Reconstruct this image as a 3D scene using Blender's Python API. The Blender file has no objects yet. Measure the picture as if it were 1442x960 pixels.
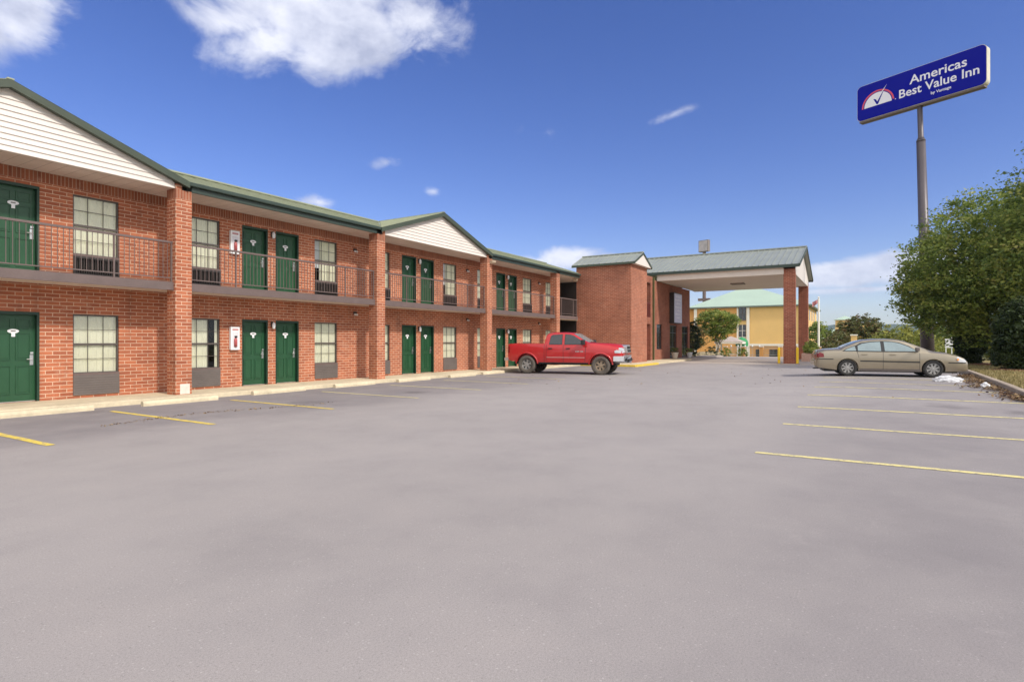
import bpy, bmesh, math, random
import numpy as np
from mathutils import Vector, Matrix, noise as mnoise
R = math.radians
rnd = random.Random(7)
scene = bpy.context.scene
col = scene.collection
CAM_H = 1.55
WALK = 0.12

# ------------------------------------------------------------------ materials
MATS = {}
def nodes_of(name):
    m = bpy.data.materials.new(name); m.use_nodes = True
    nt = m.node_tree
    b = nt.nodes['Principled BSDF']
    return m, nt, b
def setp(b, k, v):
    if k in b.inputs: b.inputs[k].default_value = v
def ramp(nt, fac, stops):
    r = nt.nodes.new('ShaderNodeValToRGB')
    e = r.color_ramp.elements
    e[0].position, e[0].color = stops[0][0], (*stops[0][1], 1)
    e[1].position, e[1].color = stops[-1][0], (*stops[-1][1], 1)
    for p, c in stops[1:-1]:
        n = e.new(p); n.color = (*c, 1)
    nt.links.new(fac, r.inputs[0]); return r.outputs[0]
def noise(nt, vec, scale, detail=4, rough=.55, dist=0):
    n = nt.nodes.new('ShaderNodeTexNoise')
    n.inputs['Scale'].default_value = scale; n.inputs['Detail'].default_value = detail
    n.inputs['Roughness'].default_value = rough; n.inputs['Distortion'].default_value = dist
    if vec is not None: nt.links.new(vec, n.inputs['Vector'])
    return n.outputs[0]
def mathn(nt, op, a, b=None, c=None, clamp=False):
    n = nt.nodes.new('ShaderNodeMath'); n.operation = op; n.use_clamp = clamp
    for i, v in enumerate((a, b, c)):
        if v is None: continue
        if isinstance(v, (int, float)): n.inputs[i].default_value = v
        else: nt.links.new(v, n.inputs[i])
    return n.outputs[0]
def mixc(nt, fac, a, b, blend='MIX'):
    n = nt.nodes.new('ShaderNodeMix'); n.data_type = 'RGBA'; n.blend_type = blend
    for s, v in ((0, fac), (6, a), (7, b)):
        if isinstance(v, (int, float)): n.inputs[s].default_value = v
        elif isinstance(v, tuple): n.inputs[s].default_value = (*v, 1)
        else: nt.links.new(v, n.inputs[s])
    return n.outputs[2]
def bump(nt, b, h, strength=.4, dist=.02):
    n = nt.nodes.new('ShaderNodeBump'); n.inputs['Strength'].default_value = strength
    n.inputs['Distance'].default_value = dist
    nt.links.new(h, n.inputs['Height']); nt.links.new(n.outputs[0], b.inputs['Normal'])
def wpos(nt):
    return nt.nodes.new('ShaderNodeNewGeometry').outputs['Position']
def opos(nt):
    return nt.nodes.new('ShaderNodeTexCoord').outputs['Object']

def mat(name, c, rough=.6, metal=0, var=.18, scale=3., coord='world', bmp=0, spec=.5, coat=0):
    """plain surface with mottled wear"""
    if name in MATS: return MATS[name]
    m, nt, b = nodes_of(name)
    p = wpos(nt) if coord == 'world' else opos(nt)
    n1 = noise(nt, p, scale, 6, .6); n2 = noise(nt, p, scale * 9, 3, .6)
    f = mathn(nt, 'MULTIPLY_ADD', n2, .35, mathn(nt, 'MULTIPLY', n1, .65))
    lo = tuple(max(0, x * (1 - var)) for x in c); hi = tuple(min(1, x * (1 + var)) for x in c)
    nt.links.new(ramp(nt, f, [(.3, lo), (.7, hi)]), b.inputs['Base Color'])
    setp(b, 'Metallic', metal); setp(b, 'Specular IOR Level', spec); setp(b, 'Coat Weight', coat); setp(b, 'Coat Roughness', .05)
    nt.links.new(mathn(nt, 'MULTIPLY_ADD', n1, .16, rough - .08, clamp=True), b.inputs['Roughness'])
    if bmp: bump(nt, b, n2, bmp, .01)
    MATS[name] = m; return m

def brick_mat(name, b1, b2, mortar, course=.1, width=.3, soldier=None):
    m, nt, b = nodes_of(name)
    p = wpos(nt)
    s = nt.nodes.new('ShaderNodeSeparateXYZ'); nt.links.new(p, s.inputs[0])
    run = mathn(nt, 'ADD', s.outputs[0], s.outputs[1])
    def bricks(x, y, w, h):
        cv = nt.nodes.new('ShaderNodeCombineXYZ')
        nt.links.new(x, cv.inputs[0]); nt.links.new(y, cv.inputs[1])
        t = nt.nodes.new('ShaderNodeTexBrick')
        t.inputs['Scale'].default_value = 1
        t.inputs['Brick Width'].default_value = w; t.inputs['Row Height'].default_value = h
        t.inputs['Mortar Size'].default_value = .009; t.inputs['Mortar Smooth'].default_value = .25
        t.inputs['Bias'].default_value = 0
        t.inputs['Color1'].default_value = (*b1, 1); t.inputs['Color2'].default_value = (*b2, 1)
        t.inputs['Mortar'].default_value = (*mortar, 1)
        nt.links.new(cv.outputs[0], t.inputs['Vector']); return t
    t = bricks(run, s.outputs[2], width, course)
    c, f = t.outputs['Color'], t.outputs['Fac']
    if soldier:
        t2 = bricks(run, mathn(nt, 'SUBTRACT', s.outputs[2], soldier), course * .85, width * .9)
        t2.offset = 0
        k = mathn(nt, 'GREATER_THAN', s.outputs[2], soldier)
        k = mathn(nt, 'MULTIPLY', k, mathn(nt, 'LESS_THAN', s.outputs[2], soldier + width * .9))
        c = mixc(nt, k, c, mixc(nt, .35, t2.outputs['Color'], (.12, .05, .035)))
        f = mathn(nt, 'ADD', mathn(nt, 'MULTIPLY', t2.outputs['Fac'], k), mathn(nt, 'MULTIPLY', f, mathn(nt, 'SUBTRACT', 1, k)))
    n1 = noise(nt, p, .9, 5, .6); n2 = noise(nt, p, 40, 3, .7)
    c = mixc(nt, 1.0, c, ramp(nt, n1, [(.3, (.8, .78, .78)), (.72, (1.12, 1.1, 1.08))]), 'MULTIPLY')
    c = mixc(nt, .5, c, ramp(nt, n2, [(.3, (.7, .7, .7)), (.7, (1.25, 1.2, 1.2))]), 'MULTIPLY')
    sv = nt.nodes.new('ShaderNodeMapping'); sv.inputs['Scale'].default_value = (2.2, 2.2, .25); nt.links.new(p, sv.inputs[0])
    n3 = noise(nt, sv.outputs[0], 1.6, 6, .7)
    c = mixc(nt, ramp(nt, n3, [(.52, (0, 0, 0)), (.75, (.45, .45, .45))]), c, (.16, .085, .06))
    n4 = noise(nt, p, 2.6, 6, .7)
    c = mixc(nt, ramp(nt, n4, [(.60, (0, 0, 0)), (.74, (.35, .35, .35))]), c, (.62, .40, .28))
    nt.links.new(c, b.inputs['Base Color'])
    setp(b, 'Roughness', .85); setp(b, 'Specular IOR Level', .25)
    bump(nt, b, mathn(nt, 'SUBTRACT', mathn(nt, 'MULTIPLY', n2, .25), f), .55, .008)
    MATS[name] = m; return m

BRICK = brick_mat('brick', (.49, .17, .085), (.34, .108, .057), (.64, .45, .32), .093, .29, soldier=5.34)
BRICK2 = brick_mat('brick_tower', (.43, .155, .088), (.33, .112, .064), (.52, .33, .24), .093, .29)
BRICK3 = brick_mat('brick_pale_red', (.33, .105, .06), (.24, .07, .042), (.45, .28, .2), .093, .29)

def paint_asphalt():
    m, nt, b = nodes_of('asphalt'); p = wpos(nt)
    big = noise(nt, p, .09, 5, .55, .6); mid = noise(nt, p, .9, 6, .65); fine = noise(nt, p, 85, 4, .75); grit = noise(nt, p, 260, 2, .6)
    c = ramp(nt, big, [(.3, (.305, .276, .262)), (.7, (.365, .331, .314))])
    c = mixc(nt, .5, c, ramp(nt, mid, [(.28, (.78, .78, .8)), (.5, (1, 1, 1)), (.75, (1.14, 1.12, 1.1))]), 'MULTIPLY')
    c = mixc(nt, .8, c, ramp(nt, fine, [(.25, (.68, .68, .69)), (.5, (1, 1, 1)), (.8, (1.3, 1.29, 1.28))]), 'MULTIPLY')
    c = mixc(nt, .6, c, ramp(nt, grit, [(.3, (.6, .6, .6)), (.7, (1.35, 1.35, 1.35))]), 'MULTIPLY')
    pv_ = nt.nodes.new('ShaderNodeTexVoronoi'); pv_.inputs['Scale'].default_value = 48; nt.links.new(p, pv_.inputs['Vector'])
    scn = nt.nodes.new('ShaderNodeSeparateColor'); nt.links.new(pv_.outputs['Color'], scn.inputs[0])
    sel = mathn(nt, 'MULTIPLY', mathn(nt, 'LESS_THAN', pv_.outputs['Distance'], .28), mathn(nt, 'GREATER_THAN', scn.outputs[0], .72))
    c = mixc(nt, mathn(nt, 'MULTIPLY', sel, .5), c, mixc(nt, scn.outputs[1], (.55, .50, .47), (.17, .15, .14)))
    s = nt.nodes.new('ShaderNodeSeparateXYZ'); nt.links.new(p, s.inputs[0])
    wob = mathn(nt, 'MULTIPLY_ADD', noise(nt, p, .5, 5, .6), 2.6, -1.3)
    # older darker pavement with oil drips in both rows of stalls
    l = nt.nodes.new('ShaderNodeMapRange'); l.interpolation_type = 'SMOOTHSTEP'
    l.inputs[1].default_value = 9.4; l.inputs[2].default_value = 11.6
    nt.links.new(mathn(nt, 'ADD', s.outputs[1], wob), l.inputs[0])
    r = nt.nodes.new('ShaderNodeMapRange'); r.interpolation_type = 'SMOOTHSTEP'
    r.inputs[1].default_value = 1.9; r.inputs[2].default_value = -.6
    nt.links.new(mathn(nt, 'ADD', s.outputs[1], wob), r.inputs[0])
    old = mathn(nt, 'MULTIPLY', mathn(nt, 'MAXIMUM', l.outputs[0], mathn(nt, 'MULTIPLY', r.outputs[0], .75)), ramp(nt, noise(nt, p, .55, 6, .7), [(.32, (.35, .35, .35)), (.6, (1, 1, 1))]))
    c = mixc(nt, mathn(nt, 'MULTIPLY', old, .62), c, mixc(nt, fine, (.11, .098, .105), (.22, .198, .205)))
    # pale scuffs
    sc = ramp(nt, noise(nt, p, .35, 8, .78, 1.5), [(.62, (0, 0, 0)), (.76, (.3, .3, .3))])
    c = mixc(nt, sc, c, (.46, .41, .385))
    # thin cracks
    v = nt.nodes.new('ShaderNodeTexVoronoi'); v.feature = 'DISTANCE_TO_EDGE'; v.inputs['Scale'].default_value = .11
    wv = nt.nodes.new('ShaderNodeVectorMath'); wv.operation = 'ADD'
    nn = nt.nodes.new('ShaderNodeTexNoise'); nn.inputs['Scale'].default_value = .8; nn.inputs['Detail'].default_value = 6
    nt.links.new(p, nn.inputs['Vector'])
    nt.links.new(p, wv.inputs[0]); nt.links.new(nn.outputs[1], wv.inputs[1]); nt.links.new(wv.outputs[0], v.inputs['Vector'])
    cr = mathn(nt, 'LESS_THAN', v.outputs['Distance'], .0011)
    c = mixc(nt, mathn(nt, 'MULTIPLY', cr, .0), c, (.08, .075, .075))
    # oil drips
    oil = nt.nodes.new('ShaderNodeTexVoronoi'); oil.inputs['Scale'].default_value = .42; oil.inputs['Randomness'].default_value = 1
    nt.links.new(wv.outputs[0], oil.inputs['Vector'])
    o_ = ramp(nt, mathn(nt, 'ADD', oil.outputs['Distance'], mathn(nt, 'MULTIPLY', mathn(nt, 'SUBTRACT', mid, .5), .25)), [(.10, (.75, .75, .75)), (.22, (0, 0, 0))])
    c = mixc(nt, mathn(nt, 'MULTIPLY', o_, mathn(nt, 'MULTIPLY_ADD', old, .65, .0)), c, (.07, .062, .062))
    nt.links.new(c, b.inputs['Base Color'])
    setp(b, 'Roughness', .82); setp(b, 'Specular IOR Level', .35)
    bump(nt, b, mathn(nt, 'ADD', mathn(nt, 'MULTIPLY', fine, .6), mathn(nt, 'MULTIPLY', grit, .5)), .22, .005)
    return m
ASPH = paint_asphalt()

def paint_line(name, c, wear):
    m, nt, b = nodes_of(name); p = wpos(nt)
    n1 = noise(nt, p, 9, 8, .75); n2 = noise(nt, p, 70, 3, .6)
    f = mathn(nt, 'ADD', mathn(nt, 'MULTIPLY', n1, .7), mathn(nt, 'MULTIPLY', n2, .3))
    cc = ramp(nt, f, [(wear - .02, (.27, .24, .22)), (wear + .09, c)])
    nt.links.new(cc, b.inputs['Base Color']); setp(b, 'Roughness', .75); MATS[name] = m; return m
LINE_Y = paint_line('yellow_paint_bright', (.76, .57, .08), .42)
LINE_P = paint_line('yellow_paint_faded', (.72, .62, .26), .42)

CONC = mat('concrete', (.60, .51, .35), .85, var=.25, scale=1.2, bmp=.4)
CONC2 = mat('concrete_drive', (.42, .36, .31), .85, var=.15, scale=.8, bmp=.3)
CONC_Y = mat('yellow_kerb_paint', (.72, .50, .06), .75, var=.2, scale=4)
CONC_T = mat('kerb_tan', (.36, .29, .22), .9, var=.3, scale=2, bmp=.4)
SIDING = mat('white_siding', (.71, .645, .585), .55, var=.05, scale=.8)
SOFFIT_M, _nt, _b = nodes_of('soffit')
_p = wpos(_nt); _s = _nt.nodes.new('ShaderNodeSeparateXYZ'); _nt.links.new(_p, _s.inputs[0])
_f = mathn(_nt, 'FRACT', mathn(_nt, 'MULTIPLY', _s.outputs[0], 1 / .3))
_g = mathn(_nt, 'LESS_THAN', _f, .05)
_n = noise(_nt, _p, 1.4, 5, .6)
_c = mixc(_nt, mathn(_nt, 'MULTIPLY', _g, .55), ramp(_nt, _n, [(.3, (.60, .50, .41)), (.7, (.72, .62, .53))]), (.25, .19, .14))
_nt.links.new(_c, _b.inputs['Base Color']); setp(_b, 'Roughness', .6)
bump(_nt, _b, mathn(_nt, 'MULTIPLY', _g, -1), .4, .01)
SOFFIT = SOFFIT_M
CEIL = mat('canopy_ceiling_panels', (.68, .60, .52), .7, var=.06, scale=.6)
TRIMW = mat('cream_trim', (.70, .62, .54), .6, var=.06)
ROOF_G = mat('grey_green_metal_roof', (.31, .33, .29), .42, metal=.15, var=.12, scale=1.0)
ROOF = mat('sage_metal_roof', (.31, .33, .22), .42, metal=.15, var=.13, scale=1.0)
GREEN = mat('dark_green_trim', (.03, .048, .036), .45, var=.15)
RAKE = mat('green_rake_trim', (.05, .065, .042), .5, var=.15)
DOORG = mat('green_door_paint', (.014, .072, .028), .42, var=.14, scale=2)
DOORF = mat('green_frame_paint', (.008, .036, .018), .45, var=.12)
BROWN = mat('brown_painted_steel', (.14, .10, .09), .5, var=.15)
BROWNG = mat('taupe_cover', (.125, .105, .095), .6, var=.15)
DARKB = mat('dark_bronze', (.035, .028, .025), .4, var=.2)
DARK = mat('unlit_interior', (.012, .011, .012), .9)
WHITEP = mat('white_plastic', (.8, .8, .8), .45, var=.05)
SILVER = mat('brushed_metal', (.62, .62, .6), .3, metal=.9, var=.1)
CURT = mat('ivory_curtain', (.93, .90, .72), .85, var=.08)
MAROON = mat('maroon_door', (.17, .035, .03), .5, var=.15)
OLIVE = mat('olive_downspout', (.09, .09, .03), .5)
REDP = mat('red_extinguisher', (.42, .09, .09), .35)
YEL = mat('yellow_bollard_paint', (.85, .55, .02), .45, var=.1)
STUCCO = mat('yellow_stucco', (.78, .50, .19), .85, var=.06, scale=.5)
STUCCO_O = mat('orange_stucco', (.66, .33, .10), .85, var=.08, scale=.5)
MINT = mat('mint_metal_roof', (.42, .53, .41), .5, var=.06, scale=.3)
POLE = mat('grey_pole_steel', (.095, .08, .088), .45, metal=.2, var=.15, scale=1.5)
GLASSD = mat('dark_window_glass', (.02, .024, .028), .06, var=.1, spec=.9)
CHROME = mat('chrome', (.62, .61, .60), .30, metal=.85, var=.05, coord='obj')
RUBBER = mat('tyre_rubber', (.022, .021, .020), .8, var=.3, scale=6, coord='obj')
RUBBERD = mat('dusty_tyre_rubber', (.10, .085, .07), .9, var=.35, scale=6, coord='obj')
RIM = mat('alloy', (.36, .35, .33), .4, metal=.6, var=.12, coord='obj')
RIMD = mat('muddy_alloy', (.30, .23, .16), .55, metal=.4, var=.35, scale=8, coord='obj')
BLACKP = mat('black_plastic', (.018, .018, .018), .55, var=.2, coord='obj')
CARGLASS = mat('tinted_car_glass', (.015, .018, .02), .05, var=.1, coord='obj', spec=1.0)
CARGLASS2 = mat('pale_car_glass', (.20, .26, .27), .05, var=.2, coord='obj', spec=1.0, scale=1.5)
LAMPW = mat('lamp_lens', (.50, .51, .52), .15, var=.12, scale=8, coord='obj', spec=.9)
LAMPR = mat('red_lens', (.20, .012, .014), .2, coord='obj')
LAMPA = mat('amber_lens', (.7, .25, .03), .2, coord='obj')
def carpaint(name, c, metal, dust):
    m, nt, b = nodes_of(name); p = opos(nt)
    s = nt.nodes.new('ShaderNodeSeparateXYZ'); nt.links.new(p, s.inputs[0])
    n1 = noise(nt, p, 3, 6, .65)
    # road dust thrown up over the sills
    f = mathn(nt, 'MULTIPLY_ADD', s.outputs[2], -1.6, 1.35); f = mathn(nt, 'MULTIPLY', f, n1, clamp=True)
    cc = mixc(nt, mathn(nt, 'MULTIPLY', f, dust), c, (.30, .24, .18))
    nt.links.new(cc, b.inputs['Base Color'])
    setp(b, 'Metallic', metal); setp(b, 'Roughness', .38); setp(b, 'Coat Weight', .8); setp(b, 'Coat Roughness', .06)
    MATS[name] = m; return m
REDCAR = carpaint('red_car_paint', (.47, .010, .012), .15, .22)
TANCAR = carpaint('champagne_car_paint', (.34, .29, .21), .7, .35)

def leaf_mat(name, stops, trans=.25):
    m, nt, b = nodes_of(name)
    a = nt.nodes.new('ShaderNodeAttribute'); a.attribute_name = 'tint'
    n1 = noise(nt, wpos(nt), .8, 3, .5)
    f = mathn(nt, 'ADD', mathn(nt, 'MULTIPLY', a.outputs['Fac'], .6), mathn(nt, 'MULTIPLY', n1, .4))
    c = ramp(nt, f, stops)
    nt.links.new(c, b.inputs['Base Color']); setp(b, 'Roughness', .5); setp(b, 'Specular IOR Level', .35)
    t = nt.nodes.new('ShaderNodeBsdfTranslucent'); nt.links.new(c, t.inputs[0])
    mx = nt.nodes.new('ShaderNodeMixShader'); mx.inputs[0].default_value = trans
    nt.links.new(b.outputs[0], mx.inputs[1]); nt.links.new(t.outputs[0], mx.inputs[2])
    nt.links.new(mx.outputs[0], nt.nodes['Material Output'].inputs[0]); MATS[name] = m; return m
LEAF = leaf_mat('leaves', [(.15, (.05, .085, .02)), (.42, (.14, .20, .04)), (.62, (.30, .36, .07)), (.85, (.52, .46, .14))], .4)
LEAF_D = leaf_mat('conifer_leaves', [(.2, (.018, .032, .010)), (.7, (.05, .075, .02))], .15)
LEAF_Y = leaf_mat('yellow_leaves', [(.2, (.12, .15, .03)), (.5, (.25, .27, .05)), (.8, (.42, .38, .07))])
LEAF_R = leaf_mat('autumn_leaves', [(.2, (.07, .10, .025)), (.5, (.15, .15, .045)), (.7, (.20, .12, .05)), (.85, (.16, .17, .05))])
LEAF_B = leaf_mat('dead_leaves', [(.2, (.07, .04, .022)), (.5, (.17, .10, .05)), (.8, (.36, .25, .12))], .1)
BARK = mat('bark', (.13, .10, .08), .9, var=.4, scale=6, bmp=.8)
BARKL = mat('pale_bark', (.34, .30, .26), .9, var=.3, scale=6, bmp=.5)
def glass_mat():
    m, nt, b = nodes_of('window_glass')
    nt.nodes.remove(b)
    g = nt.nodes.new('ShaderNodeBsdfGlossy'); g.inputs['Roughness'].default_value = .02
    t = nt.nodes.new('ShaderNodeBsdfTransparent'); t.inputs[0].default_value = (.97, .98, .97, 1)
    fr = nt.nodes.new('ShaderNodeFresnel'); fr.inputs[0].default_value = 1.5
    mx = nt.nodes.new('ShaderNodeMixShader')
    nt.links.new(mathn(nt, 'MULTIPLY', fr.outputs[0], 1.1, clamp=True), mx.inputs[0])
    nt.links.new(t.outputs[0], mx.inputs[1]); nt.links.new(g.outputs[0], mx.inputs[2])
    nt.links.new(mx.outputs[0], nt.nodes['Material Output'].inputs[0]); MATS['glass'] = m; return m
GLASS = glass_mat()

# ------------------------------------------------------------------ mesh tools
class MB:
    def __init__(s): s.v = []; s.f = []
    def quad(s, *pts):
        i = len(s.v); s.v += [tuple(p) for p in pts]; s.f.append(tuple(range(i, i + len(pts)))); return s
    def box(s, x0, x1, y0, y1, z0, z1):
        i = len(s.v)
        s.v += [(x, y, z) for x in (x0, x1) for y in (y0, y1) for z in (z0, z1)]
        for f in ((0, 1, 3, 2), (4, 6, 7, 5), (0, 4, 5, 1), (2, 3, 7, 6), (0, 2, 6, 4), (1, 5, 7, 3)):
            s.f.append(tuple(i + k for k in f))
        return s
    def bar(s, a, b, w, h=None, up=(0, 0, 1)):
        h = h or w; a = Vector(a); b = Vector(b); d = (b - a).normalized()
        sd = d.cross(Vector(up)); sd = sd.normalized() if sd.length > 1e-4 else Vector((1, 0, 0))
        u = sd.cross(d).normalized(); i = len(s.v)
        for p in (a, b):
            for q in ((-1, -1), (1, -1), (1, 1), (-1, 1)): s.v.append(tuple(p + sd * q[0] * w / 2 + u * q[1] * h / 2))
        for f in ((0, 1, 2, 3), (7, 6, 5, 4), (0, 4, 5, 1), (1, 5, 6, 2), (2, 6, 7, 3), (3, 7, 4, 0)): s.f.append(tuple(i + k for k in f))
        return s
    def tube(s, pts, rads, n=12, cap=True):
        if isinstance(rads, (int, float)): rads = [rads] * len(pts)
        pts = [Vector(p) for p in pts]; i0 = len(s.v)
        for k, p in enumerate(pts):
            d = (pts[min(k + 1, len(pts) - 1)] - pts[max(k - 1, 0)]).normalized()
            a = d.cross(Vector((0, 0, 1)));
            if a.length < .05: a = d.cross(Vector((1, 0, 0)))
            a.normalize(); b = d.cross(a)
            for j in range(n):
                t = 2 * math.pi * j / n; s.v.append(tuple(p + (a * math.cos(t) + b * math.sin(t)) * rads[k]))
        for k in range(len(pts) - 1):
            for j in range(n):
                a_ = i0 + k * n + j; b_ = i0 + k * n + (j + 1) % n
                s.f.append((a_, b_, b_ + n, a_ + n))
        if cap:
            s.f.append(tuple(i0 + j for j in range(n))[::-1]); s.f.append(tuple(i0 + (len(pts) - 1) * n + j for j in range(n)))
        return s
    def lathe(s, prof, n=32, axis='z', c=(0, 0, 0)):
        i0 = len(s.v)
        for r, h in prof:
            for j in range(n):
                t = 2 * math.pi * j / n; a, b = r * math.cos(t), r * math.sin(t)
                p = (a, b, h) if axis == 'z' else (a, h, b)
                s.v.append((p[0] + c[0], p[1] + c[1], p[2] + c[2]))
        for k in range(len(prof) - 1):
            for j in range(n):
                a_ = i0 + k * n + j; b_ = i0 + k * n + (j + 1) % n
                s.f.append((a_, b_, b_ + n, a_ + n))
        return s
    def prism(s, poly, fn0, fn1):
        i = len(s.v); n = len(poly)
        s.v += [tuple(fn0(*p)) for p in poly] + [tuple(fn1(*p)) for p in poly]
        s.f.append(tuple(range(i, i + n))); s.f.append(tuple(range(i + 2 * n - 1, i + n - 1, -1)))
        for k in range(n):
            j = (k + 1) % n; s.f.append((i + k, i + n + k, i + n + j, i + j))
        return s
    def build(s, name, m, parent=None, smooth=False, loc=None, bevel=0, recalc=True):
        me = bpy.data.meshes.new(name); me.from_pydata(s.v, [], s.f)
        if recalc:
            bm = bmesh.new(); bm.from_mesh(me); bmesh.ops.recalc_face_normals(bm, faces=bm.faces); bm.to_mesh(me); bm.free()
        if smooth: me.polygons.foreach_set('use_smooth', [True] * len(me.polygons))
        me.materials.append(m)
        o = bpy.data.objects.new(name, me); col.objects.link(o)
        if parent is not None: o.parent = parent
        if loc is not None: o.location = loc
        if bevel:
            bv = o.modifiers.new('b', 'BEVEL'); bv.width = bevel; bv.segments = 2; bv.limit_method = 'ANGLE'; bv.angle_limit = R(40)
        return o

def tag(o, label=None, cat=None, group=None, kind=None):
    for k, v in (('label', label), ('category', cat), ('group', group), ('kind', kind)):
        if v: o[k] = v
    return o
def empty(name, loc=(0, 0, 0), rz=0, **kw):
    o = bpy.data.objects.new(name, None); col.objects.link(o); o.location = loc; o.rotation_euler = (0, 0, rz)
    o.empty_display_size = .2
    return tag(o, **kw)
def copy_tree(o, parent=None):
    c = o.copy(); col.objects.link(c); c.parent = parent
    for ch in list(o.children): copy_tree(ch, c)
    return c
def text_mesh(body, size, name, m, parent, mtx, extrude=.004, offset=0, align='LEFT', shear=0, sx=1):
    cu = bpy.data.curves.new(name, 'FONT'); cu.body = body; cu.size = size; cu.extrude = extrude; cu.offset = offset
    cu.align_x = align; cu.shear = shear; cu.resolution_u = 3
    t = bpy.data.objects.new('t', cu); col.objects.link(t)
    bpy.context.view_layer.update()
    me = bpy.data.meshes.new_from_object(t.evaluated_get(bpy.context.evaluated_depsgraph_get()))
    bpy.data.objects.remove(t); me.transform(Matrix.Diagonal((sx, 1, 1, 1))); me.transform(mtx)
    me.materials.clear(); me.materials.append(m)
    o = bpy.data.objects.new(name, me); col.objects.link(o); o.parent = parent; return o
def sm(t): t = max(0, min(1, t)); return t * t * (3 - 2 * t)
def gz(u, v): return .17 * sm((u - 11) / 11) * (1 - sm((u - 30) / 12)) * sm((5 - v) / 5)

# ------------------------------------------------------------------ ground
def heights_grid(name, m, us, vs, f):
    b = MB(); n = len(vs)
    for u in us:
        for v in vs: b.v.append((u, v, f(u, v)))
    for i in range(len(us) - 1):
        for j in range(n - 1): b.f.append((i * n + j, (i + 1) * n + j, (i + 1) * n + j + 1, i * n + j + 1))
    return b.build(name, m, smooth=True)
LAND = mat('dry_land', (.20, .20, .085), .95, var=.3, scale=.15)
def land_z(u, v):
    z = -.25 - .035 * max(0, u - 62) if u < 110 else -1.93 - .012 * (u - 110)
    if u > 1000: z += 0
    return max(z, -9)
g1 = [-3000, -600, -150, -40, 0, 30, 62, 80, 110, 150, 250, 400, 700, 1200, 2500, 5000]
tag(heights_grid('ground', LAND, g1, [-4000, -1500, -500, -150, -50, 0, 50, 150, 500, 1500, 4000], land_z), kind='structure')
lot = heights_grid('parking_lot', ASPH, [-30 + i * 1.0 for i in range(93)], [-3.5 + i * .5 for i in range(42)], gz)
tag(lot, kind='structure')
def strip(name, m, u0, u1, v0, v1, off, n=12):
    b = MB(); nu = max(2, int(abs(u1 - u0) / .5) + 1); nv = max(2, int(abs(v1 - v0) / .5) + 1)
    for i in range(nu):
        for j in range(nv):
            u = u0 + (u1 - u0) * i / (nu - 1); v = v0 + (v1 - v0) * j / (nv - 1); b.v.append((u, v, gz(u, v) + off))
    for i in range(nu - 1):
        for j in range(nv - 1): b.f.append((i * nv + j, (i + 1) * nv + j, (i + 1) * nv + j + 1, i * nv + j + 1))
    return tag(b.build(name, m), kind='structure')
strip('concrete_driveway', CONC2, 41.0, 60.5, -3.3, 13.0, .004)
def painted(u, v0, v1, m, w=.11, du=0):
    b = MB(); n = max(2, int(abs(v1 - v0) / .4)); rows = []
    for j in range(n + 1):
        v = v0 + (v1 - v0) * j / n; uu = u + du * j / n
        k = .008 * mnoise.noise(Vector((u, v * 2.2, 0)))
        rows.append(len(b.v)); b.v += [(uu - w / 2 + k, v, gz(uu - w / 2, v) + .005), (uu + w / 2 + k, v, gz(uu + w / 2, v) + .005)]
    for j in range(n):
        i = rows[j]; b.f.append((i, i + 1, i + 3, i + 2))
    return tag(b.build('parking_line', m), kind='structure')
for u in (.65, 3.72, 6.23, 9.05, 12.0, 15.0, 18.0, 21.0, 27.3, 30.3):
    painted(u, 14.15, 10.3, LINE_Y if u < 11 else LINE_P, .12 if u < 11 else .10)
for u in (8.60, 11.82, 14.70, 17.46, 20.0, 22.3, 25.0, 28.1): painted(u, 1.28, -3.25, LINE_P, .125)

# walkway slab with kerb face
b = MB(); b.box(-12, 36.0, 15.15, 16.8, -.1, WALK); b.box(33.2, 46.8, 11.7, 15.15, -.1, WALK - .003)
for i in range(9):
    pass
wk = tag(b.build('walkway', CONC, bevel=.015), kind='structure')
b = MB()
b.box(33.05, 33.2, 11.55, 15.15, -.1, WALK + .004); b.box(33.2, 37.5, 11.52, 11.7, -.1, WALK + .004)
tag(b.build('kerb', CONC_Y, bevel=.02), kind='structure')
b = MB(); b.box(46.8, 62, 11.9, 13.5, -.1, WALK)
tag(b.build('walkway', CONC2, bevel=.015), kind='structure')

# right kerb, lawn
KV = -3.42
def kv(u): return KV - .03 * max(0, u - 20)
b = MB(); us = [-30 + .8 * i for i in range(90)]
pr = [(.0, -.1), (.0, .13), (-.02, .145), (-.15, .15), (-.16, .13), (-.16, -.1)]
for u in us:
    for dv, z in pr: b.v.append((u, kv(u) + dv, gz(u, kv(u)) + z))
for i in range(len(us) - 1):
    for k in range(5):
        a = i * 6 + k; b.f.append((a, a + 6, a + 7, a + 1))
tag(b.build('kerb', CONC_T), kind='structure')
def grass_mat():
    m, nt, bb = nodes_of('dry_lawn'); p = wpos(nt)
    n1 = noise(nt, p, .5, 6, .7); n2 = noise(nt, p, 24, 4, .7)
    c = ramp(nt, n1, [(.3, (.34, .25, .10)), (.5, (.27, .22, .08)), (.7, (.17, .17, .055))])
    c = mixc(nt, .8, c, ramp(nt, n2, [(.3, (.55, .5, .5)), (.7, (1.4, 1.35, 1.2))]), 'MULTIPLY')
    nt.links.new(c, bb.inputs['Base Color']); setp(bb, 'Roughness', .95); bump(nt, bb, n2, .9, .04); return m
LAWN = grass_mat()
b = MB(); us = [-30 + 1.5 * i for i in range(62)]; dvs = [-.16, -1, -2, -3, -4.5, -6, -9, -14, -22]
for u in us:
    for dv in dvs:
        v = kv(u) + dv; b.v.append((u, v, gz(u, v) + .12 + .03 * mnoise.noise(Vector((u * .3, v * .3, 0)))))
n = len(dvs)
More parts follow.
